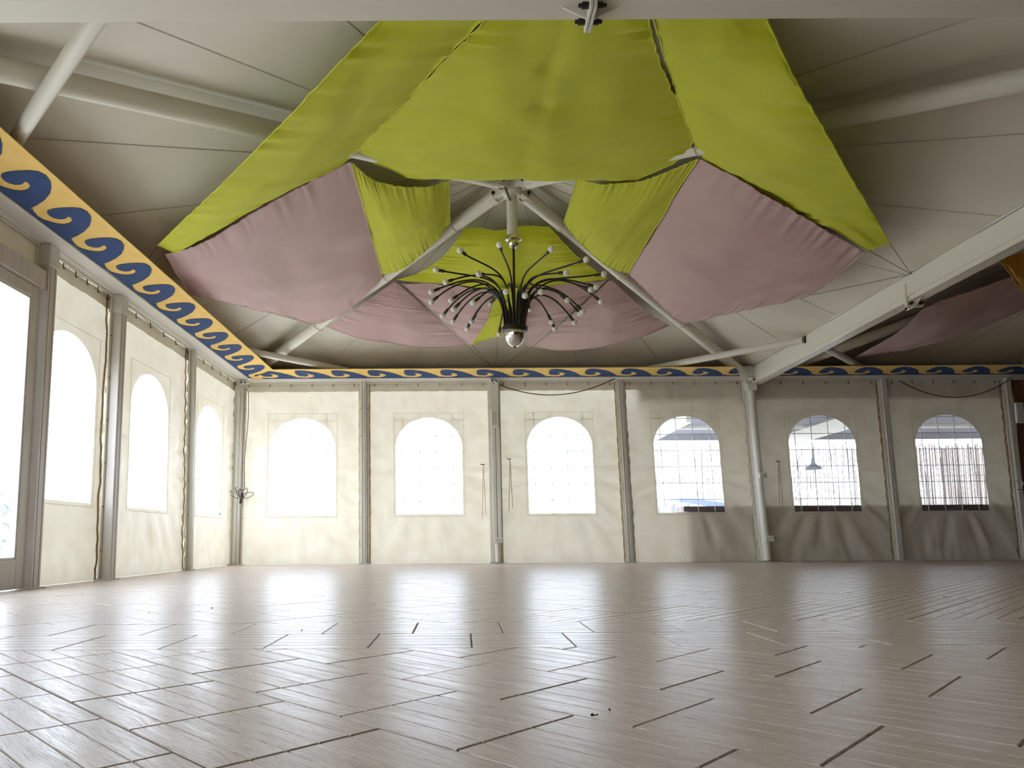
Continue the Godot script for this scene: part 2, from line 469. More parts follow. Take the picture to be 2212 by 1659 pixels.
func build_floor() -> void:
	var fl := thing("floor", "pale wood-look ceramic tile floor laid diagonally with a straight border band", "floor", Vector3.ZERO, "", "structure")
	var s := Shape.new()
	s.box(Vector3(-0.15, -0.2, -0.15), Vector3(16.15, -0.0024, 16.15), 0.0)
	part("grout_bed", s.done(), mats.grout, fl)
	var variants: Array[ArrayMesh] = []
	for i in 10:
		variants.append(tile_mesh(i))
	var tiles := []   # [transform, mesh, weight]
	var q := sqrt(0.5)
	var d1 := Vector2(q, q)     # along u, in (x, z)
	var d2 := Vector2(q, -q)    # along v
	rng.seed = 5
	# region, axis of the grooves, row origin, joint origins (even row, odd row)
	var fields := [
		[Rect2(0.0, 8.45, 10.0, 3.2), d1, d2, -4.72, [8.706, 8.918]],
		[Rect2(0.0, 0.0, 16.0, 7.709), d2, d1, 8.960, [-1.30, -1.12]],
	]
	for f: Array in fields:
		var reg: Rect2 = f[0]
		var a: Vector2 = f[1]
		var b: Vector2 = f[2]
		var rp := PackedVector2Array([reg.position, Vector2(reg.end.x, reg.position.y), reg.end, Vector2(reg.position.x, reg.end.y)])
		var lo := Vector2(1e9, 1e9)
		var hi := -lo
		for p in rp:
			var w := Vector2(p.dot(a), p.dot(b))
			lo = lo.min(w)
			hi = hi.max(w)
		var r0 := floori((lo.y - float(f[3])) / T)
		var r1 := ceili((hi.y - float(f[3])) / T)
		for row in range(r0, r1):
			var j0: float = f[4][posmod(row, 2)]
			for k in range(floori((lo.x - j0) / T), ceili((hi.x - j0) / T)):
				var c: Vector2 = a * (j0 + (k + 0.5) * T) + b * (float(f[3]) + (row + 0.5) * T)
				if not reg.grow(0.26).has_point(c):
					continue
				var whole := reg.grow(-0.25).has_point(c)
				var ax := Vector3(a.x, 0, a.y)
				var az := Vector3(-a.y, 0, a.x)
				var tilt := Basis(Vector3(rng.randf_range(-1, 1), 0, rng.randf_range(-1, 1)).normalized(), rng.randf_range(0.0, 0.0016))
				var tr := Transform3D(tilt * Basis(ax, Vector3.UP, az), Vector3(c.x, rng.randf_range(-0.0005, 0.0005), c.y))
				var m: ArrayMesh
				if whole:
					m = variants[rng.randi() % 10]
				else:
					var to_local := Transform2D(a, Vector2(-a.y, a.x), c).affine_inverse()
					m = tile_mesh(rng.randi() % 10, rp, to_local)
					if m == null or m.get_surface_count() == 0:
						continue
				tiles.append([tr, m])
	for row in 2:
		var zc: float = [7.892, 8.263][row]
		var x0: float = [3.278, 3.149][row]
		for k in range(-10, 38):
			var xc := x0 + (k + 0.5) * 0.3585
			if xc < -0.1 or xc > 16.1:
				continue
			var tr := Transform3D(Basis.from_scale(Vector3(0.3585 / T, 1.0, [0.366 / T, 0.375 / T][row])), Vector3(xc, rng.randf_range(-0.0005, 0.0005), zc))
			tiles.append([tr, variants[rng.randi() % 10]])
	for t: Array in tiles:
		var c: Vector3 = t[0].origin
		var px := pixel_of(c)
		var seen := px.z > 0.0 and px.x > -160 and px.x < 2372 and px.y > 1100 and px.y < 1800
		t.append(1.0 / (px.z * px.z) if seen else 0.0)
	tiles.sort_custom(func(a: Array, b: Array) -> bool: return a[2] > b[2])
	var rest := SurfaceTool.new()
	rest.begin(Mesh.PRIMITIVE_TRIANGLES)
	for i in tiles.size():
		if i < 300:
			part("tile", tiles[i][1], mats.wood_look_tile, fl).transform = tiles[i][0]
		else:
			rest.append_from(tiles[i][1], 0, tiles[i][0])
	var far := part("tile_field", rest.commit(), mats.wood_look_tile, fl)
	far.set_meta("kind", "stuff")
	# a few dry leaf crumbs lying about
	var spots := [[1284, 1548, 5], [1317, 1537, 3], [1491, 1242, 5], [322, 1325, 3], [458, 1315, 4], [652, 1363, 3], [1955, 1322, 4], [2040, 1290, 5]]
	for k in spots.size():
		var sp: Array = spots[k]
		var basis := Basis.from_euler(TURN)
		var dir := basis * Vector3((sp[0] - 1106.0 + SHIFT.x) / FOCAL, -(sp[1] - 829.5 - SHIFT.y) / FOCAL, -1.0)
		var at := EYE + dir * (-EYE.y / dir.y)
		var leaf := Shape.new()
		var L: float = sp[2] * 0.0016
		var pts := []
		for i in 8:
			var w := TAU * i / 8.0
			pts.append(Vector3(cos(w) * L * (1.0 + 0.3 * sin(i * 2.3 + k)), 0.0035 + 0.003 * sin(w * 2.0 + k), sin(w) * L * 0.45))
		for i in 8:
			leaf.tri(Vector3(0, 0.001, 0), pts[i], pts[(i + 1) % 8], Vector3.UP)
		var o := thing("dry_crumb", "tiny dark dry leaf crumb lying on the tiled floor", "debris", Vector3(at.x, 0.0005, at.z), "leaf crumbs scattered on the floor")
		o.rotation.y = k * 1.7
		part("leaf_piece", leaf.done(), mats.debris, o)

# ---------------------------------------------------------------- roof
func roof_height(d: float) -> float:
	return 2.96 + 0.29 * d

func build_roofs() -> void:
	var bays := [[0.0, 0.0, "grey white membrane pyramid roof above the green and pink drapes"], [8.0, 0.0, "grey white membrane pyramid roof of the dark bay beyond the roof beam"], [0.0, 8.0, "membrane pyramid roof above the viewer on the door side"], [8.0, 8.0, "membrane pyramid roof of the bay furthest from the doors"]]
	for b: Array in bays:
		var o := thing("ceiling", b[2], "ceiling", Vector3(b[0] + 4.0, 0, b[1] + 4.0), "", "structure")
		for side in 4:
			var ang := side * PI * 0.5
			var rot := Basis(Vector3.UP, ang)
			var gores := 6
			for g in gores:
				var s := Shape.new()
				var rows := []
				for i in 9:
					var d := 4.0 * (1.0 - i / 8.0) + (0.35 if i == 0 and false else 0.0)
					var row := []
					for k in 5:
						var w := (g + k / 4.0) / gores * 2.0 - 1.0
						var belly := 0.02 * sin(PI * k / 4.0) * (d / 4.0)
						row.append(rot * Vector3(w * d, roof_height(4.0 - d) - belly, d))
					rows.append(row)
				s.sheet(rows, Vector3.DOWN)
				part("roof_panel", s.done(), mats.roof_membrane, o)
			if b[1] < 1.0:
				for g in range(1, gores):
					var w := float(g) / gores * 2.0 - 1.0
					var s := Shape.new()
					var p0 := rot * Vector3(w * 4.0, roof_height(0.0) - 0.004, 4.0)
					var p1 := rot * Vector3(w * 0.1, roof_height(3.9) - 0.004, 0.1)
					var l := p1 - p0
					var side_v := l.cross(Vector3.UP).normalized()
					s.prism([Vector2(-0.004, 0.0), Vector2(0.004, 0.0), Vector2(0.003, -0.0015), Vector2(-0.003, -0.0015)], p0, side_v, side_v.cross(l).normalized(), l)
					part("welded_seam", s.done(), mats.seam, o)

func hip_point(corner: Vector3, hub: Vector3, s: float) -> Vector3:
	return corner.lerp(hub, s)

func build_frame() -> void:
	# hub with its mast, then the four hip tubes of the first bay and two of the second
	var hubs := [Vector3(4.0, 3.954, 4.0), Vector3(12.0, 3.954, 4.0)]
	for hi in 2:
		var c: Vector3 = hubs[hi]
		var m := thing("roof_hub", ["white steel roof hub where four tubes meet above the chandelier", "white steel roof hub of the dark bay beyond the beam"][hi], "roof hub", c)
		var s := Shape.new()
		s.lathe([Vector2(0, 0.12), Vector2(0.09, 0.12), Vector2(0.1, 0.1), Vector2(0.1, -0.1), Vector2(0.085, -0.13), Vector2(0, -0.13)], Vector3.ZERO, 20)
		part("collar", s.done(), mats.white_paint, m)
		s = Shape.new()
		s.lathe([Vector2(0.054, 0.0), Vector2(0.054, -0.545), Vector2(0.05, -0.555), Vector2(0, -0.555)], Vector3.ZERO, 24)
		part("mast", s.done(), mats.white_paint, m)
		for k in 4:
			var a := PI * 0.25 + k * PI * 0.5
			var dir := Vector3(cos(a), -0.205, sin(a)).normalized()
			var side := dir.cross(Vector3.UP).normalized()
			var up := side.cross(dir)
			for e: float in [-1.0, 1.0]:
				s = Shape.new()
				s.block(dir * 0.16 + side * 0.048 * e, dir * 0.13, up * 0.06, side * 0.006, 0.002)
				var pl := part("clevis_plate", s.done(), mats.white_paint, m)
				s = Shape.new()
				var bc := dir * 0.2 + side * 0.054 * e
				s.tube([bc, bc + side * 0.022 * e], 0.017, 6)
				part("bolt", s.done(), mats.dark_metal, pl)
		s = Shape.new()
		s.tube([Vector3(-0.10, 0.0, 0.06), Vector3(-0.07, -0.1, 0.09), Vector3(-0.02, -0.2, 0.058)], 0.011, 8)
		part("cable_stub", s.done(), mats.cord, m)
	var hips := [
		[0, Vector3(0, 2.79, 0), "white roof tube from the hub down to the corner beside the coiled cord"],
		[0, Vector3(8, 2.79, 0), "white roof tube from the hub down to the far corner under the long beam"],
		[0, Vector3(0, 2.79, 8), "white roof tube running behind the left green wing towards the near left corner"],
		[0, Vector3(8, 2.79, 8), "white roof tube running behind the right green wing towards the near right"],
		[1, Vector3(8, 2.79, 0), "white roof tube in the dark bay rising behind the sagging pink drape"],
		[1, Vector3(16, 2.79, 0), "white roof tube in the dark bay on its far right side"],
	]
	for h: Array in hips:
		var hub: Vector3 = hubs[h[0]]
		var c: Vector3 = h[1]
		var dir := (hub - c).normalized()
		var o := thing("roof_tube", h[2], "roof tube", c, "hip tubes of the pyramid roofs")
		var s := Shape.new()
		s.tube([dir * 0.12, hub - c - dir * 0.22], 0.072, 20)
		part("tube", s.done(), mats.white_paint, o)
		s = Shape.new()
		var side := dir.cross(Vector3.UP).normalized()
		s.block(hub - c - dir * 0.2, dir * 0.09, side.cross(dir) * 0.045, side * 0.032, 0.004)
		part("end_lug", s.done(), mats.white_paint, o)
		s = Shape.new()
		s.block(dir * 0.08, dir * 0.1, side.cross(dir) * 0.05, side * 0.02, 0.004)
		part("foot_lug", s.done(), mats.white_paint, o)
	# corner braces in the plane of the beams
	var braces := [
		[Vector3(0.27, 2.925, 1.73), Vector3(1.75, 2.925, 0.27), "white corner brace tube above the wave border in the far left corner"],
		[Vector3(6.25, 2.91, 0.27), Vector3(7.90, 2.90, 1.90), "white corner brace tube joining the far wall to the long roof beam"],
		[Vector3(0.27, 2.95, 6.23), Vector3(1.90, 2.93, 7.89), "white corner brace tube crossing the upper left corner"],
		[Vector3(8.10, 2.90, 1.80), Vector3(9.60, 2.90, 0.28), "short brace tube in the dark bay under the pink drape tip"],
	]
	for b: Array in braces:
		var o := thing("corner_brace", b[2], "brace", b[0], "corner brace tubes at beam level")
		var l: Vector3 = b[1] - b[0]
		var s := Shape.new()
		s.tube([Vector3.ZERO, l], 0.046, 18)
		part("tube", s.done(), mats.white_paint, o)
		for e in 2:
			var at := l * e
			var dir := l.normalized() * (1.0 - 2.0 * e)
			s = Shape.new()
			s.block(at + dir * 0.05, dir * 0.05, Vector3.UP * 0.012, dir.cross(Vector3.UP) * 0.05, 0.003)
			var fork := part("end_fork", s.done(), mats.white_paint, o)
			s = Shape.new()
			s.tube([at + dir * -0.03 + Vector3.DOWN * 0.045, at + dir * -0.03 + Vector3.UP * 0.045], 0.014, 6)
			part("bolt", s.done(), mats.dark_metal, fork)

func eave_beam(label: String, from: Vector3, along: Vector3, inward: Vector3) -> void:
	# gutter beam: box section with a shadow groove and a curtain rail below its outer edge
	var o := thing("eave_beam", label, "beam", from)
	var s := Shape.new()
	var prof := [Vector2(-0.06, 0.0), Vector2(0.10, 0.0), Vector2(0.102, 0.006), Vector2(0.106, 0.006), Vector2(0.108, 0.0), Vector2(0.245, 0.0), Vector2(0.25, 0.005), Vector2(0.25, 0.16), Vector2(0.245, 0.165), Vector2(-0.06, 0.165)]
	s.prism(prof, Vector3.ZERO, inward, Vector3.UP, along)
	part("beam_body", s.done(), mats.aluminium, o)
	s = Shape.new()
	s.prism([Vector2(-0.05, -0.035), Vector2(-0.035, -0.035), Vector2(-0.035, -0.006), Vector2(0.045, -0.006), Vector2(0.05, 0.0), Vector2(-0.05, 0.0)], Vector3.ZERO, inward, Vector3.UP, along)
	part("lower_lip", s.done(), mats.white_paint, o)
	s = Shape.new()
	s.tube([inward * 0.03 + Vector3.DOWN * 0.016, inward * 0.03 + Vector3.DOWN * 0.016 + along], 0.009, 8)
	part("curtain_rail", s.done(), mats.white_paint, o)

func build_beams() -> void:
	eave_beam("grey gutter beam along the top of the left wall above the doors", Vector3(0, 2.80, 0.0), Vector3(0, 0, 7.9), Vector3.RIGHT)
	eave_beam("pale gutter beam along the top of the far wall under the wave border", Vector3(-0.05, 2.797, 0), Vector3(8.05, 0, 0), Vector3.BACK)
	eave_beam("pale gutter beam on the far wall of the dark bay", Vector3(8.001, 2.797, 0), Vector3(7.9, 0, 0), Vector3.BACK)
	eave_beam("gutter beam of the left wall behind the viewer", Vector3(0, 2.80, 8.1), Vector3(0, 0, 7.9), Vector3.RIGHT)
	# long roof beam at x = 8, and its like across the top of the view at z = 8
	var runs := [
		[Vector3(8, 2.70, 0.12), Vector3(0, 0, 7.78), Vector3.LEFT, "long white roof beam running from the far wall up to the right edge"],
		[Vector3(0.12, 2.715, 8), Vector3(7.88, 0, 0), Vector3.BACK, "grey roof beam across the top edge with a bolted splice"],
		[Vector3(8.1, 2.715, 8), Vector3(7.8, 0, 0), Vector3.BACK, "roof beam across the dark bay behind the view"],
		[Vector3(8, 2.70, 8.1), Vector3(0, 0, 7.8), Vector3.LEFT, "roof beam between the two bays behind the viewer"],
	]
	for b: Array in runs:
		var o := thing("roof_beam", b[3], "beam", b[0])
		var l: Vector3 = b[1]
		var n: Vector3 = b[2]
		var s := Shape.new()
		var prof := [Vector2(-0.075, 0.0), Vector2(0.06, 0.0), Vector2(0.066, 0.008), Vector2(0.052, 0.022), Vector2(0.052, 0.038), Vector2(0.075, 0.05), Vector2(0.075, 0.25), Vector2(0.055, 0.262), Vector2(-0.055, 0.262), Vector2(-0.075, 0.25), Vector2(-0.075, 0.05), Vector2(-0.052, 0.038), Vector2(-0.052, 0.022), Vector2(-0.075, 0.008)]
		s.prism(prof, Vector3.ZERO, n, Vector3.UP, l)
		part("beam_body", s.done(), mats.white_paint, o)
		s = Shape.new()
		s.tube([Vector3.UP * 0.275 + n * 0.06, Vector3.UP * 0.275 + n * 0.06 + l], 0.012, 8)
		part("membrane_keder", s.done(), mats.aluminium, o)
		# bolted splice at mid length: two end plates and gussets under the beam
		var mid := l * 0.5
		var lu := l.normalized()
		var sp := Shape.new()
		for e: float in [-1.0, 1.0]:
			sp.block(mid + lu * 0.009 * e + Vector3.UP * 0.055, lu * 0.007, Vector3.UP * 0.115, n * 0.085, 0.002)
		var plate := part("splice_plate", sp.done(), mats.white_paint, o)
		for e: float in [-1.0, 1.0]:
			s = Shape.new()
			s.prism([Vector2(0.016, 0.0), Vector2(0.125, 0.0), Vector2(0.016, -0.058)], mid - n * 0.004, lu * e, Vector3.UP, n * 0.008)
			part("gusset", s.done(), mats.white_paint, plate)
			for side: float in [-1.0, 1.0]:
				s = Shape.new()
				var c := mid + lu * 0.016 * e + n * 0.05 * side + Vector3.DOWN * 0.03
				s.tube([c, c + lu * 0.03 * e], 0.015, 6)
				s.tube([c + lu * 0.03 * e, c + lu * 0.045 * e], 0.009, 6)
				part("bolt", s.done(), mats.dark_metal, plate)
		if l.z < 1.0 or n.x > -0.5:
			continue
		# row of bolts in the bottom flange past the splice
		s = Shape.new()
		s.prism([Vector2(0.02, 0.0), Vector2(0.24, 0.0), Vector2(0.2, -0.035), Vector2(0.05, -0.035)], mid - n * 0.055, lu * -1.0, Vector3.UP, n * 0.01)
		var tab := part("bolt_tab", s.done(), mats.white_paint, o)
		for k in 3:
			s = Shape.new()
			var c2 := mid - lu * (0.07 + 0.06 * k) - n * 0.045 + Vector3.DOWN * 0.017
			s.tube([c2, c2 + n * 0.016], 0.013, 6)
			part("bolt", s.done(), mats.dark_metal, tab)

# ---------------------------------------------------------------- posts
func post(label: String, foot: Vector3, head: Vector3, inward: Vector3, along: Vector3, kind: String) -> void:
	var o := thing("tent_post", label, "post", foot)
	var l := head - foot
	var w := 0.035 if kind == "slim" else 0.06
	var s := Shape.new()
	# extruded section with two keder grooves
	var g := 0.008
	var d := 0.075 if kind == "slim" else 0.11
	s.prism([Vector2(-w, 0), Vector2(-w, d), Vector2(-w * 0.5 - g, d), Vector2(-w * 0.5 - g, d - 0.012), Vector2(-w * 0.5 + g * 0.3, d - 0.012), Vector2(-w * 0.5 + g * 0.3, d), Vector2(w * 0.5 - g * 0.3, d), Vector2(w * 0.5 - g * 0.3, d - 0.012), Vector2(w * 0.5 + g, d - 0.012), Vector2(w * 0.5 + g, d), Vector2(w, d), Vector2(w, 0)], Vector3.ZERO, along, inward, l)
	part("shaft", s.done(), mats.worn_aluminium if kind == "worn" else mats.aluminium, o)
	for e: float in [-1.0, 1.0]:
		s = Shape.new()
		s.block(l * 0.5 + along * (w + 0.02) * e + inward * 0.022, l * 0.495, along * 0.018, inward * 0.006, 0.002)
		part("clamp_strip", s.done(), mats.white_paint, o)
		for k in 6:
			s = Shape.new()
			var c := l * (0.1 + 0.15 * k) + along * (w + 0.02) * e + inward * 0.028
			s.tube([c, c + inward * 0.006], 0.006, 6)
			part("screw", s.done(), mats.dark_metal, o)
	s = Shape.new()
	s.block(Vector3.UP * 0.006 + inward * d * 0.5, along * (w + 0.05), Vector3.UP * 0.006, inward * (d * 0.5 + 0.02), 0.002)
	part("base_plate", s.done(), mats.worn_aluminium, o)
	if kind != "slim":
		s = Shape.new()
		s.block(l - l.normalized() * 0.09 + inward * d * 0.5, along * (w + 0.008), l.normalized() * 0.09, inward * (d * 0.5 + 0.01), 0.004)
		part("head_sleeve", s.done(), mats.aluminium, o)
	var up := l.normalized()
	if kind == "duct":
		# flat cable ducts with a terminal box and a socket low down
		s = Shape.new()
		s.block(up * 2.52 + inward * (d + 0.012), along * 0.066, up * 0.22, inward * 0.012, 0.003)
		part("cover_plate", s.done(), mats.white_plastic, o)
		s = Shape.new()
		s.block(up * 2.19 + inward * (d + 0.03), along * 0.055, up * 0.145, inward * 0.03, 0.004)
		var bx := part("terminal_box", s.done(), mats.white_plastic, o, "white terminal box")
		s = Shape.new()
		s.block(up * 2.19 + inward * (d + 0.061) - along * 0.01, along * 0.034, up * 0.1, inward * 0.004, 0.002)
		part("box_lid", s.done(), mats.socket_face, bx)
		for e: float in [-1.0, 1.0]:
			s = Shape.new()
			s.block(up * 1.215 + along * (0.032 * e + 0.01) + inward * (d + 0.02), along * 0.028, up * 0.83, inward * 0.02, 0.003)
			part("cable_duct", s.done(), mats.white_plastic, o)
		s = Shape.new()
		s.tube([up * 0.02 + along * 0.005 + inward * (d + 0.022), up * 0.3 + along * 0.005 + inward * (d + 0.022)], 0.04, 14)
		part("conduit", s.done(), mats.white_plastic, o)
		socket_box(o, up * 0.345 + along * 0.02 + inward * (d + 0.03), along, up, inward)
	elif kind == "pipe":
		s = Shape.new()
		s.tube([up * 0.02 + along * 0.0 + inward * (d + 0.02), up * 2.62 + inward * (d + 0.02)], 0.058, 18)
		part("down_pipe", s.done(), mats.white_plastic, o)
		s = Shape.new()
		s.block(up * 2.66 + inward * (d + 0.02), along * 0.075, up * 0.06, inward * 0.06, 0.006)
		part("pipe_cap", s.done(), mats.white_plastic, o)
		socket_box(o, up * 1.29 + along * 0.03 + inward * (d + 0.085), along, up, inward)
		socket_box(o, up * 0.345 + along * 0.03 + inward * (d + 0.085), along, up, inward)

func socket_box(o: Node3D, c: Vector3, along: Vector3, up: Vector3, inward: Vector3) -> void:
	var s := Shape.new()
	s.block(c, along * 0.062, up * 0.042, inward * 0.025, 0.005)
	var b := part("socket_box", s.done(), mats.white_plastic, o, "white electric socket box")
	for e: float in [-1.0, 1.0]:
		s = Shape.new()
		s.block(c + inward * 0.026 + along * 0.019 * e, along * 0.016, up * 0.024, inward * 0.003, 0.002)
		part("rocker", s.done(), mats.socket_face, b)

func build_posts() -> void:
	var B := Vector3.BACK
	var R := Vector3.RIGHT
	post("corner post with brown curtain edges beside the coiled cord", Vector3(0.05, 0, 0.03), Vector3(0.06, 2.80, 0.03), B, R, "wide")
	post("slim white post between the first and second arched windows of the far wall", Vector3(1.995, 0, 0.0), Vector3(1.964, 2.80, 0), B, R, "slim")
	post("post with white cable ducts and terminal box in the far wall", Vector3(4.0, 0, 0.0), Vector3(3.974, 2.80, 0), B, R, "duct")
	post("slim leaning post right of the hanging black cable", Vector3(6.02, 0, 0.0), Vector3(5.934, 2.80, 0), B, R, "slim")
	post("leaning post with a round white pipe under the long roof beam", Vector3(8.04, 0, 0.0), Vector3(7.915, 2.80, 0), B, R, "pipe")
	post("slim leaning post between the last two arched windows", Vector3(10.089, 0, 0.0), Vector3(10.007, 2.80, 0), B, R, "slim")
	post("slim post beside the brown board wall at the far right", Vector3(12.0, 0, 0.0), Vector3(11.93, 2.80, 0), B, R, "slim")
	var F := Vector3.FORWARD
	post("slim grey post nearest the corner on the left wall", Vector3(0, 0, 1.86), Vector3(0, 2.80, 1.98), R, F, "slim")
	post("wide grey post with a sleeve head in the left wall", Vector3(0, 0, 3.99), Vector3(0, 2.80, 3.99), R, F, "worn")
	post("grey door post at the left edge beside the tall door", Vector3(0, 0, 5.235), Vector3(0, 2.80, 5.235), R, F, "worn")
	post("grey post on the near side of the doors", Vector3(0, 0, 7.5), Vector3(0, 2.80, 7.5), R, F, "worn")
	post("near left corner post carrying the roof beam", Vector3(0.02, 0, 8.0), Vector3(0.02, 2.80, 8.0), R, F, "wide")
	post("free standing post where the roof beams cross", Vector3(8, 0, 8.0), Vector3(8, 2.70, 8.0), R, F, "wide")
	# head knuckles where beams meet the corner posts
	for k in 3:
		var c: Vector3 = [Vector3(0.16, 2.79, 0.20), Vector3(3.974, 2.79, 0.19), Vector3(7.93, 2.78, 0.24)][k]
		var o := thing("corner_bracket", ["steel knuckle bracket at the top of the corner post", "small steel bracket on top of the cable duct post", "steel knuckle bracket where the long beam meets its post"][k], "bracket", c)
		var s := Shape.new()
		s.block(Vector3(0, -0.02, 0), Vector3(0.07, 0, 0.0), Vector3.UP * 0.022, Vector3.BACK * 0.05, 0.004)
		part("plate", s.done(), mats.aluminium, o)
		for e: float in [-1.0, 1.0]:
			s = Shape.new()
			s.tube([Vector3(0.035 * e, -0.075, 0.03), Vector3(0.035 * e, -0.03, 0.05), Vector3(0.06 * e, 0.0, 0.06)], 0.015, 8)
			part("lug", s.done(), mats.aluminium, o)
			s = Shape.new()
			s.tube([Vector3(0.03 * e, -0.04, 0.055), Vector3(0.03 * e, -0.04, 0.075)], 0.013, 6)
			part("bolt", s.done(), mats.dark_metal, o)

# ---------------------------------------------------------------- side curtains
# p runs along the wall from the curtain's left edge (seen from inside), y is height
func inside_window(p: Vector2, win: Dictionary) -> bool:
	var x: float = p.x - float(win.c)
	if absf(x) > win.h or p.y < win.b:
		return false
	if p.y <= win.s:
		return true
	var e := Vector2(x / float(win.h), (p.y - float(win.s)) / (float(win.t) - float(win.s)))
	return e.length() <= 1.0

func reach(o: Vector2, dir: Vector2, win: Dictionary) -> float:
	var a := 0.0
	var b := 3.0
	for i in 26:
		var m := (a + b) * 0.5
		if inside_window(o + dir * m, win):
			a = m
		else:
			b = m
	return a

func reach_rect(o: Vector2, dir: Vector2, lo: Vector2, hi: Vector2) -> float:
	var t := 1e9
	if dir.x > 1e-6:
		t = minf(t, (hi.x - o.x) / dir.x)
	if dir.x < -1e-6:
		t = minf(t, (lo.x - o.x) / dir.x)
	if dir.y > 1e-6:
		t = minf(t, (hi.y - o.y) / dir.y)
	if dir.y < -1e-6:
		t = minf(t, (lo.y - o.y) / dir.y)
	return t

func curtain(label: String, group: String, origin: Vector3, along: Vector3, inward: Vector3, xb: Vector2, xt: Vector2, win: Dictionary, pucker: float, folds: float, seed_: int, cells := true, margin := 0.02, edge_in := 0.05) -> void:
	var H := 2.785
	var W := xb.y - xb.x
	var o := thing("side_curtain", label, "curtain", origin - inward * 0.022, group)
	var nz := FastNoiseLite.new()
	nz.seed = seed_
	nz.frequency = 0.9
	nz.fractal_octaves = 3
	var lo := Vector2(margin, 0.001)
	var hi := Vector2(W - margin, H)
	# (p, y, lift off the wall) -> place
	var at := func(p: Vector2, lift: float) -> Vector3:
		var f := p.x / W
		var x := lerpf(lerpf(xb.x, xb.y, f), lerpf(xt.x, xt.y, f), p.y / 2.8)
		return along * x + Vector3.UP * p.y + inward * lift
	var lift_at := func(p: Vector2, near_window: float) -> float:
		var side := minf(p.x - lo.x, hi.x - p.x)
		var v := nz.get_noise_2d(p.x * 1.6, p.y * 1.6) * 0.02 * near_window
		v += nz.get_noise_2d(p.x * 7.0 + 40.0, p.y * 2.2) * 0.006 * near_window
		v += pucker * sin(p.y * TAU / 0.17 + nz.get_noise_2d(p.y * 3.0, seed_) * 3.0) * exp(-side / 0.16)
		var low := clampf(1.0 - p.y / 0.6, 0.0, 1.0)
		v += folds * low * nz.get_noise_2d(p.x * 6.0, p.y * 1.2 + 77.0) * 0.7
		return v
	var cen := Vector2(win.c, 1.42)
	var angles := []
	for i in 260:
		angles.append(TAU * i / 260.0 - PI)
	for c: Vector2 in [lo, hi, Vector2(lo.x, hi.y), Vector2(hi.x, lo.y), Vector2(win.c - win.h, win.b), Vector2(win.c + win.h, win.b), Vector2(win.c - win.h, win.s), Vector2(win.c + win.h, win.s)]:
		angles.append((c - cen).angle())
	angles.sort()
	angles.append(angles[0] + TAU)
	var rows := []
	for k in 15:
		var f := k / 14.0
		var row := []
		for a: float in angles:
			var dir := Vector2.from_angle(a)
			var r0 := reach(cen, dir, win)
			var r1 := reach_rect(cen, dir, lo, hi)
			var p := cen + dir * lerpf(r0, r1, f)
			var ray := (0.004 + folds * 0.45) * sin(a * 19.0 + seed_ + 2.0 * nz.get_noise_2d(cos(a) * 2.0, sin(a) * 2.0)) * sin(PI * f) * (1.0 if sin(a) < 0.1 else 0.3)
			row.append(at.call(p, float(lift_at.call(p, clampf(f * 2.5, 0.15, 1.0))) + ray))
		rows.append(row)
	var s := Shape.new()
	s.sheet(rows, inward)
	part("fabric", s.done(), mats.curtain, o)
	# clear vinyl sheet behind the opening
	s = Shape.new()
	var pl := Vector2(win.c - win.h - 0.03, win.b - 0.035)
	var ph := Vector2(win.c + win.h + 0.03, win.t + 0.075)
	rows = []
	for i in 9:
		var row := []
		for k in 9:
			var p := Vector2(lerpf(pl.x, ph.x, k / 8.0), lerpf(pl.y, ph.y, i / 8.0))
			row.append(at.call(p, -0.026 + 0.004 * sin(i * 1.1 + seed_) * sin(k * 0.9)))
		rows.append(row)
	s.sheet(rows, inward)
	part("window_pane", s.done(), mats.vinyl_pane, o, "clear vinyl window pane with an arched top")
	# stitched outline of the sheet on the fabric
	s = Shape.new()
	for e: Array in [[pl, Vector2(ph.x, pl.y)], [Vector2(pl.x, ph.y), ph], [pl, Vector2(pl.x, ph.y)], [Vector2(ph.x, pl.y), ph]]:
		var path := []
		for i in 13:
			var p: Vector2 = e[0].lerp(e[1], i / 12.0)
			path.append(at.call(p, float(lift_at.call(p, 0.35)) + 0.006))
		s.tube(path, 0.002, 5)
	part("stitched_outline", s.done(), mats.stitch, o)
	# reinforcing threads in the vinyl
	if cells:
		s = Shape.new()
		var x := pl.x + 0.14
		while x < ph.x:
			s.tube([at.call(Vector2(x, pl.y), -0.013), at.call(Vector2(x, ph.y), -0.013)], 0.0062, 5)
			x += 0.258
		var y := pl.y + 0.235
		while y < ph.y:
			s.tube([at.call(Vector2(pl.x, y), -0.013), at.call(Vector2(ph.x, y), -0.013)], 0.0062, 5)
			y += 0.252
		part("thread_grid", s.done(), mats.thread, o)
	# doubled band of fabric under the rail
	s = Shape.new()
	rows = []
	for i in 4:
		var row := []
		for k in 40:
			var p := Vector2(lerpf(lo.x, hi.x, k / 39.0), H - 0.13 * i / 3.0 - (0.004 * sin(k * 1.3) if i == 3 else 0.0))
			row.append(at.call(p, float(lift_at.call(p, 1.0)) + 0.006))
		rows.append(row)
	s.sheet(rows, inward)
	part("top_band", s.done(), mats.curtain, o)
	# stained edge strips
	for e in 2:
		s = Shape.new()
		rows = []
		for i in 60:
			var y := lerpf(0.012, H, i / 59.0)
			var row := []
			for k in 3:
				var ex := lo.x + edge_in if e == 0 else hi.x - edge_in
				var p := Vector2(ex + (k - 1) * 0.02 + 0.006 * sin(y * 31.0 + seed_) * pucker / 0.012 * (1 if k == (2 if e == 0 else 0) else 0), y)
				row.append(at.call(p, float(lift_at.call(Vector2(ex, y), 1.0)) + 0.008))
			rows.append(row)
		s.sheet(rows, inward)
		part("edge_strip", s.done(), mats.stained_hem, o)
	# hooks on the rail
	var hook := Shape.new()
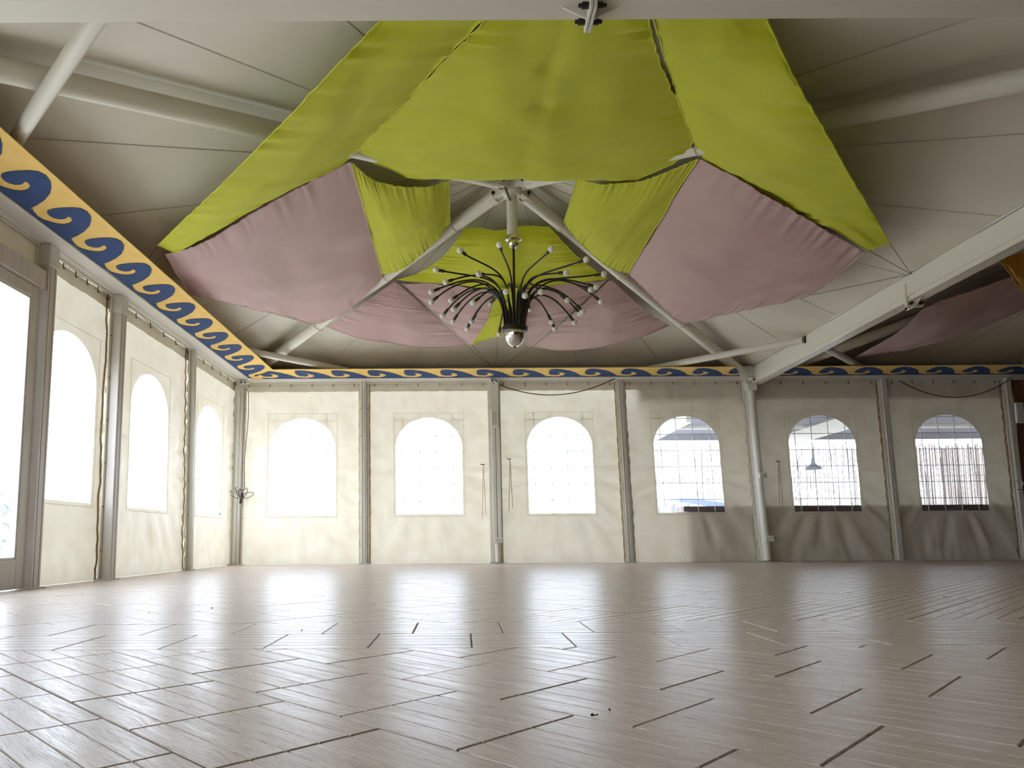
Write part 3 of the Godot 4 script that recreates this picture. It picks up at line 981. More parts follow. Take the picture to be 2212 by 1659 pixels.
	hook.tube([Vector3(0, 0.035, 0), Vector3(0, 0.02, 0), Vector3(0, -0.03, 0)], 0.0045, 6)
	hook.tube([Vector3(0, -0.03, 0), inward * 0.012 + Vector3.DOWN * 0.036, inward * 0.016 + Vector3.DOWN * 0.025], 0.004, 6)
	var hm := hook.done()
	for k in 6:
		var p := Vector2(lerpf(lo.x + 0.14, hi.x - 0.14, k / 5.0), H - 0.02)
		part("hook", hm, mats.dark_metal, o).position = at.call(p, 0.03)

func build_curtains() -> void:
	var R := Vector3.RIGHT
	var B := Vector3.BACK
	var fb := [0.02, 1.995, 4.0, 6.02, 8.04, 10.089, 12.0]
	var ft := [0.02, 1.964, 3.974, 5.934, 7.915, 10.007, 11.93]
	var wc := [1.018, 2.970, 4.995, 6.958, 9.055, 11.01]
	var said := [
		"brightest cream curtain with arched window, right of the coiled cord",
		"cream curtain with arched window between the slim post and the cable duct post",
		"cream curtain with arched window under the hanging black cable at mid wall",
		"greyer curtain whose arched window shows a blue curved shape outside",
		"grey cream curtain whose arched window shows a hanging lamp outside",
		"darkest curtain with arched window in front of dense brown reeds",
	]
	for i in 6:
		# the opening's centre at mid height, in the curtain's own measure
		var mid_l := lerpf(fb[i], ft[i], 0.5)
		var mid_r := lerpf(fb[i + 1], ft[i + 1], 0.5)
		var c: float = (wc[i] - mid_l) / (mid_r - mid_l) * (fb[i + 1] - fb[i])
		var win := {"c": c, "h": 0.51, "b": 0.748, "s": 1.78, "t": 2.237}
		curtain(said[i], "window curtains of the far wall", Vector3.ZERO, R, B, Vector2(fb[i], fb[i + 1]), Vector2(ft[i], ft[i + 1]), win, 0.005 if i < 2 else 0.009, [0.004, 0.008, 0.02, 0.03, 0.03, 0.03][i], 20 + i)
	# left wall, from the viewer towards the corner: along = towards -z seen from inside
	var F := Vector3.FORWARD
	var lw := [
		[-5.25, -3.98, -5.25, -3.98, 4.69, 0.485, "left wall curtain with arched window between the door post and the wide post"],
		[-4.00, -1.85, -4.00, -1.97, 2.99, 0.50, "left wall curtain with puckered edges and arched window in the middle"],
		[-1.88, -0.02, -2.00, -0.02, 1.075, 0.475, "narrowest looking left wall curtain with arched window next to the corner"],
	]
	for i in 3:
		var a: Array = lw[i]
		var f: float = ((-a[4]) - lerpf(a[0], a[2], 0.5)) / (lerpf(a[1], a[3], 0.5) - lerpf(a[0], a[2], 0.5))
		var win := {"c": f * (a[1] - a[0]), "h": a[5], "b": 0.722, "s": 1.80, "t": 2.225}
		curtain(a[6], "window curtains of the left wall", Vector3.ZERO, F, R, Vector2(a[0], a[1]), Vector2(a[2], a[3]), win, 0.012 if i else 0.004, 0.006, 40 + i, false, 0.0, 0.095 if i < 2 else 0.06)
	for i in 4:
		var z := -(8.1 + 1.95 * i)
		var win := {"c": 0.975, "h": 0.5, "b": 0.73, "s": 1.80, "t": 2.225}
		curtain(["first", "second", "third", "fourth"][i] + " window curtain behind the viewer along the door side", "window curtains behind the viewer", Vector3.ZERO, F, R, Vector2(z - 1.95, z), Vector2(z - 1.95, z), win, 0.008, 0.006, 50 + i, false, 0.0)

# ---------------------------------------------------------------- doors and closed walls
func build_doors() -> void:
	var o := thing("door_1", "grey aluminium glazed double door at the left edge", "door", Vector3(0, 0, 5.33), "", "structure")
	for leaf in 2:
		var z0 := leaf * 1.06 + 0.01
		var z1 := z0 + 1.04
		var s := Shape.new()
		s.box(Vector3(0.02, 0.01, z0), Vector3(0.075, 2.40, z0 + 0.10), 0.004)
		s.box(Vector3(0.02, 0.01, z1 - 0.10), Vector3(0.075, 2.40, z1), 0.004)
		s.box(Vector3(0.02, 0.01, z0 + 0.10), Vector3(0.075, 0.235, z1 - 0.10), 0.004)
		s.box(Vector3(0.02, 2.30, z0 + 0.10), Vector3(0.075, 2.40, z1 - 0.10), 0.004)
		var fr := part("door_leaf", s.done(), mats.worn_aluminium, o)
		s = Shape.new()
		s.box(Vector3(0.044, 0.235, z0 + 0.10), Vector3(0.050, 2.30, z1 - 0.10), 0.0)
		part("glass", s.done(), mats.door_glass, fr)
		s = Shape.new()
		for e: Array in [[0.235, 0.25, z0 + 0.1, z1 - 0.1], [2.285, 2.30, z0 + 0.1, z1 - 0.1], [0.25, 2.285, z0 + 0.1, z0 + 0.115], [0.25, 2.285, z1 - 0.115, z1 - 0.1]]:
			s.box(Vector3(0.05, e[0], e[2]), Vector3(0.068, e[1], e[3]), 0.002)
		part("glazing_bead", s.done(), mats.aluminium, fr)
	var s2 := Shape.new()
	s2.box(Vector3(0.0, 2.405, -0.03), Vector3(0.10, 2.56, 2.16), 0.004)
	part("header", s2.done(), mats.worn_aluminium, o)
	s2 = Shape.new()
	s2.box(Vector3(0.0, 2.56, -0.03), Vector3(0.012, 2.80, 2.16), 0.0)
	part("transom_fabric", s2.done(), mats.curtain, o)
	s2 = Shape.new()
	s2.box(Vector3(0.0, 0.0, 2.23), Vector3(0.05, 2.80, 2.58), 0.004)
	part("side_panel", s2.done(), mats.curtain, o)

func build_closed_walls() -> void:
	var w := thing("wall_far", "dark brown vertical board wall at the far right edge", "wall", Vector3(12.0, 0, 0), "", "structure")
	var rr := RandomNumberGenerator.new()
	rr.seed = 12
	var x := 0.05
	while x < 4.0:
		var bw := rr.randf_range(0.05, 0.075)
		var s := Shape.new()
		s.box(Vector3(x, 0.0, -0.05), Vector3(x + bw - 0.006, 2.80, rr.randf_range(-0.004, 0.012)), 0.005)
		part("board", s.done(), mats.brown_board, w)
		x += bw
	var s0 := Shape.new()
	s0.box(Vector3(0.03, 0.0, -0.10), Vector3(4.1, 2.85, -0.05), 0.0)
	part("backing", s0.done(), mats.brown_board, w)
	w = thing("wall_right", "dark brown board wall closing the dark bays", "wall", Vector3(16.0, 0, 0), "", "structure")
	s0 = Shape.new()
	s0.box(Vector3(0.0, 0.0, -0.1), Vector3(0.12, 3.0, 16.1), 0.0)
	part("backing", s0.done(), mats.brown_board, w)
	w = thing("wall_near", "brown board wall behind the viewer", "wall", Vector3(0, 0, 16.0), "", "structure")
	s0 = Shape.new()
	s0.box(Vector3(0.0, 0.0, 0.0), Vector3(16.0, 3.0, 0.12), 0.0)
	part("boarding", s0.done(), mats.brown_board, w)
	# white flush box on the boards
	var o := thing("emergency_light", "small white wall lamp box on the brown boards", "lamp", Vector3(12.095, 2.25, 0.012))
	var s := Shape.new()
	s.block(Vector3(0, 0, 0.02), Vector3(0.058, 0, 0), Vector3(0, 0.16, 0), Vector3(0, 0, 0.02), 0.006)
	part("housing", s.done(), mats.white_plastic, o)
	s = Shape.new()
	s.block(Vector3(0, 0, 0.042), Vector3(0.046, 0, 0), Vector3(0, 0.145, 0), Vector3(0, 0, 0.004), 0.003)
	part("diffuser", s.done(), mats.socket_face, o)

# ---------------------------------------------------------------- wave border
func valance(label: String, from: Vector3, along: Vector3, inward: Vector3, length: float, first: float, count: int, mitre0: float, mitre1: float) -> void:
	var o := thing("wave_valance", label, "valance", from)
	# a strip of cloth lying nearly level from the beam's edge to an inner line
	var W := 0.46
	var place := func(s: float, t: float, below: float) -> Vector3:
		var rip := 0.0009 * sin(s * 9.0 + t * 14.0) + 0.0006 * sin(s * 23.0 - t * 9.0)
		return along * s + inward * t + Vector3.UP * (0.010 + 0.028 * t / W + rip - below)
	var rows := []
	var n := int(length / 0.06)
	for i in n + 1:
		var row := []
		for k in 9:
			var t := W * k / 8.0
			var s := lerpf(mitre0 * t, length - mitre1 * t, float(i) / n)
			row.append(place.call(s, t, 0.0))
		rows.append(row)
	var sh := Shape.new()
	sh.sheet(rows, Vector3.DOWN)
	part("yellow_cloth", sh.done(), mats.valance_yellow, o)
	for e in 2:
		sh = Shape.new()
		var path := []
		for i in 41:
			var t := W * e
			path.append(place.call(lerpf(mitre0 * t, length - mitre1 * t, i / 40.0), t, 0.0))
		sh.tube(path, 0.004, 6)
		part("hem", sh.done(), mats.valance_yellow, o)
	for k in count:
		var poly := PackedVector2Array()
		for w: Array in WAVE:
			poly.append(Vector2(w[0], w[1]))
		poly.append(Vector2(0.537, 0.0))
		poly.append(Vector2(0.0, 0.0))
		var s0 := first + k * 0.537
		# keep inside the strip's mitred ends
		var strip := PackedVector2Array([Vector2(-s0, 0), Vector2(length - s0, 0), Vector2(length - mitre1 * W - s0, W), Vector2(mitre0 * W - s0, W)])
		for pc in Geometry2D.intersect_polygons(poly, strip):
			var idx := Geometry2D.triangulate_polygon(pc)
			if idx.is_empty():
				continue
			sh = Shape.new()
			for q in range(0, idx.size(), 3):
				var v := []
				for j in 3:
					var p := pc[idx[q + j]]
					v.append(place.call(s0 + p.x, p.y, 0.0048))
				sh.tri(v[0], v[1], v[2], Vector3.DOWN)
			var m := pc.size()
			for q in m:
				var a := pc[q]
				var b := pc[(q + 1) % m]
				sh.quad(place.call(s0 + a.x, a.y, 0.0048), place.call(s0 + b.x, b.y, 0.0048), place.call(s0 + b.x, b.y, 0.001), place.call(s0 + a.x, a.y, 0.001), Vector3.DOWN)
			part("wave", sh.done(), mats.wave_blue, o, "blue curling wave sewn on the yellow cloth")

func build_valances() -> void:
	# left wall runs from the viewer to the corner, far wall from the corner to the right
	valance("yellow border with large blue waves above the left wall", Vector3(0.265, 2.798, 7.9), Vector3.FORWARD, Vector3.RIGHT, 7.635, 7.9 - 5.895 - 0.537 * 3.0, 14, 0.0, 1.0)
	valance("yellow border with blue waves along the top of the far wall", Vector3(0.265, 2.798, 0.265), Vector3.RIGHT, Vector3.BACK, 7.45, 0.20, 14, 1.0, 0.55)
	valance("dim yellow border with blue waves beyond the long roof beam", Vector3(8.14, 2.798, 0.265), Vector3.RIGHT, Vector3.BACK, 7.6, 0.12, 14, 0.5, 0.0)

# ---------------------------------------------------------------- ceiling drapes
func spline(pts: Array, n: int) -> Array:
	# Catmull-Rom through the points, n + 1 samples even in length
	var P: Array[Vector3] = []
	for p: Array in pts:
		P.append(Vector3(p[0], p[1], p[2]))
	var fine: Array[Vector3] = []
	for i in P.size() - 1:
		for k in 12:
			var t := k / 12.0
			fine.append(P[i].cubic_interpolate(P[i + 1], P[maxi(i - 1, 0)], P[mini(i + 2, P.size() - 1)], t))
	fine.append(P[-1])
	var lens := [0.0]
	for i in range(1, fine.size()):
		lens.append(lens[-1] + fine[i].distance_to(fine[i - 1]))
	var out := []
	var j := 0
	for i in n + 1:
		var want: float = lens[-1] * i / n
		while j < fine.size() - 2 and lens[j + 1] < want:
			j += 1
		out.append(fine[j].lerp(fine[j + 1], clampf((want - lens[j]) / maxf(lens[j + 1] - lens[j], 1e-6), 0, 1)))
	return out

func build_drapes() -> void:
	var said := {
		"near_green": "large central lime green drape at the top with tufted middle seam",
		"left_inner": "lime green inner drape left of the chandelier",
		"right_inner": "lime green inner drape right of the chandelier",
		"far_inner": "lime green inner drape directly behind the chandelier",
		"left_pink": "big dusty pink drape on the left below the green wing",
		"right_pink": "big dusty pink drape on the right below the green wing",
		"left_wing": "long lime green wing drape on the upper left",
		"right_wing": "long lime green wing drape on the upper right",
		"farleft_pink": "pink triangular drape low behind the chandelier on the left",
		"far_pink_l": "narrow pink drape behind the left chandelier arms",
		"far_green_c": "small lime green drape piece behind the chandelier bowl",
		"far_pink_r": "narrow pink drape behind the right chandelier arms",
		"farright_pink": "pink triangular drape low behind the chandelier on the right",
		"second_pink": "sagging dim pink drape beyond the long roof beam",
		"second_yellow": "dark yellow drape tip at the right edge",
	}
	for di in DRAPES.size():
		var d: Array = DRAPES[di]
		var o := thing("ceiling_drape", said[d[0]], "drape", Vector3.ZERO, "stretched ceiling drapes")
		var nv := 72
		var nu := 40
		var L := spline(d[2], nv)
		var R := spline(d[3], nv)
		var nz := FastNoiseLite.new()
		nz.seed = 90 + di
		nz.frequency = 1.0
		nz.fractal_octaves = 2
		var rows := []
		for i in nv + 1:
			var v := float(i) / nv
			var a: Vector3 = L[i]
			var b: Vector3 = R[i]
			var w := a.distance_to(b)
			var row := []
			# the laced edges pull back between their ties
			var nick := absf(sin(v * 40.0 + nz.get_noise_2d(v * 6.0, 3.0) * 4.0)) * 0.016 * clampf(w - 0.2, 0.0, 1.0)
			var pull := (b - a).normalized() * nick
			a += pull
			b -= pull
			for k in nu + 1:
				var u := float(k) / nu
				var p := a.lerp(b, u)
				var hump := 4.0 * u * (1.0 - u)
				var calm := smoothstep(0.0, 0.45, v) if d[0] == "near_green" else 1.0
				p.y -= float(d[4]) * hump * sin(PI * clampf(v, 0.0, 1.0)) * minf(1.0, w / 1.2) * calm * calm
				p.y += float(d[5]) * hump * pow(1.0 - v, 3.0) + float(d[6]) * hump * pow(v, 3.0)
				# gathers along the two laced sides, and broad soft folds
				var edge := minf(u, 1.0 - u) * w
				var fade := exp(-edge / 0.18) * smoothstep(0.0, 0.03, edge + 0.012)
				p.y += 0.028 * fade * sin(v * 62.0 + nz.get_noise_2d(v * 9.0, di) * 7.0) * minf(1.0, w / 0.6) * (0.45 + 0.55 * nz.get_noise_2d(v * 5.0 + 20.0, di * 3.0))
				var field := sin(PI * u) * minf(1.0, w)
				p.y += 0.045 * calm * field * nz.get_noise_3d(p.x * 0.9, u * 1.2, p.z * 0.9)
				p.y += 0.008 * field * nz.get_noise_2d(v * 4.0, u * 3.0 + 9.0)
				if d[0] == "near_green":
					# row of ties up the middle seam
					var um := (u - 0.5) * w
					for tv: float in [0.10, 0.28, 0.46, 0.64, 0.80]:
						var dd := Vector2(um * 1.0, (v - tv) * 2.6)
						p.y += 0.018 * exp(-dd.length_squared() / 0.004)
					p.y += 0.007 * exp(-um * um / 0.002)
				row.append(p)
			rows.append(row)
		var s := Shape.new()
		s.sheet(rows, Vector3.DOWN)
		var col: String = {"g": "green", "p": "pink", "y": "yellow"}[d[1]]
		part("fabric", s.done(), mats[col + "_drape"], o)
		# rolled hems along the four edges
		var edges := [[], [], [], []]
		for i in nv + 1:
			edges[0].append(rows[i][0])
			edges[1].append(rows[i][nu])
		edges[2] = rows[0]
		edges[3] = rows[nv]
		for e: Array in edges:
			var len := 0.0
			for i in range(1, e.size()):
				len += e[i].distance_to(e[i - 1])
			if len < 0.15:
				continue
			s = Shape.new()
			s.tube(e, 0.0055, 5)
			part("hem", s.done(), mats[col + "_hem"], o)

func tie(label: String, anchor: Vector3, ends: Array) -> void:
	var o := thing("tie_wire", label, "wire", anchor)
	var s := Shape.new()
	s.tube([Vector3(0, 0.0, 0), Vector3(0, 0.02, 0.012), Vector3(0, 0.035, 0), Vector3(0, 0.02, -0.012), Vector3(0, 0.0, 0)], 0.005, 6)
	part("shackle", s.done(), mats.wire, o)
	for e: Vector3 in ends:
		s = Shape.new()
		s.tube([Vector3.ZERO, e - anchor], 0.0028, 5)
		part("wire", s.done(), mats.wire, o)

func build_ties() -> void:
	tie("thin wires holding the right green and pink drapes to the long roof beam", Vector3(7.9, 2.93, 4.15), [Vector3(7.321, 2.98, 4.78), Vector3(7.209, 2.98, 4.627), Vector3(7.295, 2.98, 3.408)])
	tie("thin wires holding the left drapes to the gutter beam behind the waves", Vector3(0.25, 2.93, 4.1), [Vector3(0.781, 2.98, 4.823), Vector3(0.769, 2.98, 4.626), Vector3(0.578, 2.98, 3.526)])
	tie("fan of thin wires from the far drapes to the middle of the far wall", Vector3(4.0, 2.90, 0.26), [Vector3(3.552, 3.08, 1.085), Vector3(3.617, 3.08, 1.132), Vector3(4.426, 3.08, 1.017), Vector3(4.484, 3.08, 0.966)])
	tie("thin wires holding the top drapes to the near roof beam", Vector3(4.0, 2.96, 7.88), [Vector3(3.691, 3.02, 7.654), Vector3(4.411, 3.02, 7.649), Vector3(3.179, 3.02, 7.658), Vector3(4.969, 3.02, 7.645)])
	tie("wire holding the dark yellow drape tip to the long roof beam", Vector3(8.08, 2.95, 4.3), [Vector3(8.536, 2.95, 4.462)])
	# short loops that tie the drape corners to the hip tubes
	var hub := Vector3(4.0, 3.954, 4.0)
	var who := ["far left", "far right", "near left", "near right"]
	for k in 4:
		var c: Vector3 = [Vector3(0, 2.79, 0), Vector3(8, 2.79, 0), Vector3(0, 2.79, 8), Vector3(8, 2.79, 8)][k]
		var sides := [0.645, 0.855] if k > 1 else [0.39, 0.645, 0.855]
		for f: float in sides:
			var p := hip_point(c, hub, f)
			var dir := (hub - c).normalized()
			var side := dir.cross(Vector3.UP).normalized()
			var up := side.cross(dir)
			var path := []
			for i in 17:
				var w := TAU * i / 16.0
				path.append((side * cos(w) + up * sin(w)) * 0.079)
			var lvl: String = {0.39: "lower", 0.645: "middle", 0.855: "upper"}[f]
			var o := thing("tie_loop", "%s cord loop round the %s roof tube holding drape corners" % [lvl, who[k]], "cord", p, "cord loops on the roof tubes")
			var s := Shape.new()
			s.tube(path, 0.004, 5)
			part("cord", s.done(), mats.tape, o)

# ---------------------------------------------------------------- chandelier
func build_chandelier() -> void:
	var o := thing("chandelier", "black many-armed chandelier with white globe bulbs and chrome bowl", "chandelier", Vector3(4.01, 0, 4.0))
	var s := Shape.new()
	s.lathe([Vector2(0.055, 3.402), Vector2(0.078, 3.40), Vector2(0.085, 3.385), Vector2(0.083, 3.36), Vector2(0.06, 3.345), Vector2(0.058, 3.32), Vector2(0.045, 3.295), Vector2(0.02, 3.28), Vector2(0.0, 3.278)], Vector3.ZERO, 28)
	part("ceiling_cup", s.done(), mats.chrome, o, "chrome ceiling cup")
	s = Shape.new()
	s.tube([Vector3(0, 3.285, 0), Vector3(0, 2.44, 0)], 0.0125, 10)
	part("rod", s.done(), mats.black_paint, o)
	s = Shape.new()
	s.lathe([Vector2(0.09, 2.466), Vector2(0.124, 2.464), Vector2(0.129, 2.456), Vector2(0.129, 2.424), Vector2(0.122, 2.412), Vector2(0.09, 2.412)], Vector3.ZERO, 32)
	part("collar_ring", s.done(), mats.black_paint, o)
	s = Shape.new()
	var prof := [Vector2(0.108, 2.424)]
	# shallow rim, then the round of the bowl
	for i in 10:
		var a := PI * 0.5 * i / 9.0
		prof.append(Vector2(0.106 * cos(a), 2.412 - 0.152 * sin(a)))
	prof[-1] = Vector2(0.0, 2.26)
	s.lathe(prof, Vector3.ZERO, 36)
	part("bowl", s.done(), mats.chrome, o, "chrome bowl")
	s = Shape.new()
	s.lathe([Vector2(0.014, 2.266), Vector2(0.014, 2.252), Vector2(0.0, 2.25)], Vector3.ZERO, 12)
	part("finial", s.done(), mats.dark_metal, o)
	var holder := Shape.new()
	holder.lathe([Vector2(0.0, 0.005), Vector2(0.013, 0.005), Vector2(0.016, -0.005), Vector2(0.016, -0.052), Vector2(0.011, -0.062), Vector2(0.0, -0.062)], Vector3.ZERO, 12)
	var hm := holder.done()
	var globe := Shape.new()
	globe.lathe([Vector2(0.0, 0.05), Vector2(0.014, 0.046), Vector2(0.025, 0.035), Vector2(0.03, 0.02), Vector2(0.028, 0.005), Vector2(0.02, -0.008), Vector2(0.012, -0.016), Vector2(0.0, -0.016)], Vector3.ZERO, 16)
	var gs := SphereMesh.new()
	gs.radius = 0.03
	gs.height = 0.06
	gs.radial_segments = 20
	gs.rings = 10
	rng.seed = 77
	for k in BULBS.size():
		var b := Vector3(BULBS[k][0], BULBS[k][1], BULBS[k][2])
		var flat := Vector3(b.x, 0, b.z)
		var R := flat.length()
		var dir := flat.normalized()
		var r0 := rng.randf_range(0.05, 0.102)
		# arms start on a ring under the bulbs they feed, bundled inside the collar
		var droop := clampf((2.92 - b.y) / 0.2, -0.5, 1.0) * 0.72
		var fin := (dir * cos(droop) + Vector3.DOWN * sin(droop)).normalized()
		var p3 := b - fin * 0.085
		var p0 := dir * r0 + Vector3.UP * 2.44
		var top := maxf(b.y + 0.14 * maxf(droop, 0.0), 2.68)
		var p1 := dir * (r0 + 0.015) + Vector3.UP * (top + 0.09)
		var p2 := p3 - fin * R * 0.58
		p2.y = maxf(p2.y, b.y - 0.04)
		var path := []
		for i in 19:
			path.append(p0.bezier_interpolate(p1, p2, p3, i / 18.0))
		s = Shape.new()
		s.tube(path, 0.0085, 7)
		var arm := part("arm", s.done(), mats.black_paint, o)
		var turn := Basis(Quaternion(Vector3.UP, fin))
		var h := part("bulb_holder", hm, mats.bulb_holder, arm)
		h.transform = Transform3D(turn, b - fin * 0.024)
		var g := part("bulb", gs, mats.bulb, arm)
		g.transform = Transform3D(turn, b + fin * 0.004)

# ---------------------------------------------------------------- cables and straps
func sag(a: Vector3, b: Vector3, drop: float, n := 24) -> Array:
	var out := []
	for i in n + 1:
		var t := float(i) / n
		out.append(a.lerp(b, t) + Vector3.DOWN * drop * 4.0 * t * (1.0 - t))
	return out

func build_cables() -> void:
	var s := Shape.new()
	var o := thing("hanging_cable", "black cable sagging between the duct post and the next slim post", "cable", Vector3(4.06, 2.72, 0.13))
	s.tube(sag(Vector3.ZERO, Vector3(1.86, 0.13, 0.05), 0.23), 0.0075, 7)
	part("cable", s.done(), mats.black_cable, o)
	s = Shape.new()
	o = thing("hanging_cable", "dark cable sagging above the last window near the boards", "cable", Vector3(10.22, 2.74, 0.13))
	s.tube(sag(Vector3.ZERO, Vector3(1.70, 0.02, 0.0), 0.27), 0.0065, 7)
	part("cable", s.done(), mats.black_cable, o)
	# thin cord down the corner post ending in a coil
	o = thing("coiled_cord", "thin brown cord hanging down the corner post with a coil", "cord", Vector3(0.2, 2.66, 0.10))
	s = Shape.new()
	var path := [Vector3(-0.1, 0.0, 0.0), Vector3(-0.02, 0.02, 0.0), Vector3(0.0, -0.05, 0.0)]
	for i in 20:
		var t := i / 19.0
		path.append(Vector3(0.012 * sin(t * 7.0) - 0.03 * t, -0.12 - 1.42 * t, 0.01))
	s.tube(path, 0.0055, 6)
	part("cord", s.done(), mats.cord, o)
	for k in 5:
		s = Shape.new()
		var loop := []
		var c := Vector3(-0.05, -1.64, 0.02 + 0.006 * k)
		var lean: float = [0.3, -0.35, 1.1, -1.0, 1.9][k]
		var big: float = [0.10, 0.12, 0.085, 0.10, 0.07][k]
		for i in 25:
			var w := TAU * i / 24.0
			var e := Vector2(cos(w) * big + big * 0.75, sin(w) * big * 0.36).rotated(lean if k % 2 == 0 else PI + lean)
			loop.append(c + Vector3(e.x, e.y, 0.012 * sin(w)))
		s.tube(loop, 0.0055, 6)
		part("coil", s.done(), mats.cord, o)
	s = Shape.new()
	s.tube([Vector3(-0.045, -1.58, 0.02), Vector3(-0.06, -1.68, 0.04), Vector3(-0.075, -1.74, 0.03)], 0.016, 8)
	part("knot", s.done(), mats.black_cable, o)
	# pairs of cloth ties hanging beside the wide posts
	var ties := [[3.79, 1.50, 0.83, "left of the duct post"], [4.20, 1.58, 0.80, "right of the duct post"], [8.33, 1.52, 0.80, "right of the pipe post"]]
	for t: Array in ties:
		o = thing("cloth_tie", "pale cloth tie hanging %s" % t[3], "strap", Vector3(t[0], t[1], 0.0))
		s = Shape.new()
		s.block(Vector3(0.0, -t[2] * 0.5, 0), Vector3(0.006, 0, 0), Vector3(0.012, t[2] * 0.5, 0), Vector3(0, 0, 0.002), 0.001)
		part("strap", s.done(), mats.tape, o)
		s = Shape.new()
		s.block(Vector3(0.03, -t[2] * 0.47, 0.004), Vector3(0.006, 0, 0), Vector3(-0.016, t[2] * 0.47, 0), Vector3(0, 0, 0.002), 0.001)
		part("strap", s.done(), mats.tape, o)
		s = Shape.new()
		s.tube([Vector3(-0.03, 0.005, 0.0), Vector3(0.03, 0.0, 0.01)], 0.007, 6)
		part("eyelet", s.done(), mats.dark_metal, o)
	o = thing("wall_hook", "small metal latch hook on the slim post beside the brown boards", "hook", Vector3(11.93, 1.12, 0.12))
	s = Shape.new()
	s.tube([Vector3(-0.1, 0.06, 0), Vector3(0.02, 0.07, 0.0), Vector3(0.04, 0.03, 0.02), Vector3(0.0, -0.02, 0.03)], 0.009, 6)
	part("bar", s.done(), mats.tape, o)
	s = Shape.new()
	s.tube([Vector3(-0.04, -0.06, 0), Vector3(0.22, -0.07, 0.0)], 0.006, 6)
	part("pin", s.done(), mats.dark_metal, o)

# ---------------------------------------------------------------- outside
func shrub(label: String, at: Vector3, h: float, wide: float, m: Material, seed_: int) -> void:
	var o := thing("shrub", label, "shrub", at, "shrubs outside")
	var r := RandomNumberGenerator.new()
	r.seed = seed_
	var s := Shape.new()
	for i in 5:
		var a := TAU * i / 5.0
		s.tube([Vector3.ZERO, Vector3(cos(a) * wide * 0.25, h * 0.5, sin(a) * wide * 0.25), Vector3(cos(a) * wide * 0.4, h * 0.85, sin(a) * wide * 0.4)], 0.02, 5, 0.006)
	part("stems", s.done(), mats.bark, o)
	s = Shape.new()
	for i in 900:
		var d := Vector3(r.randfn(), r.randfn(), r.randfn()).normalized() * pow(r.randf(), 0.4)
		var c := Vector3(d.x * wide * 0.5, h * (0.55 + 0.45 * d.y), d.z * wide * 0.5)
		var n := (d + Vector3(r.randfn(), r.randfn(), r.randfn()) * 0.5).normalized()
		var t := n.cross(Vector3(r.randfn(), r.randfn(), r.randfn())).normalized()
		var b := n.cross(t)
		var L := r.randf_range(0.05, 0.11) * (0.6 + wide * 0.3)
		s.quad(c - t * L, c + b * L * 0.35, c + t * L, c - b * L * 0.35, n)
	part("foliage", s.done(), m, o).set_meta("kind", "stuff")

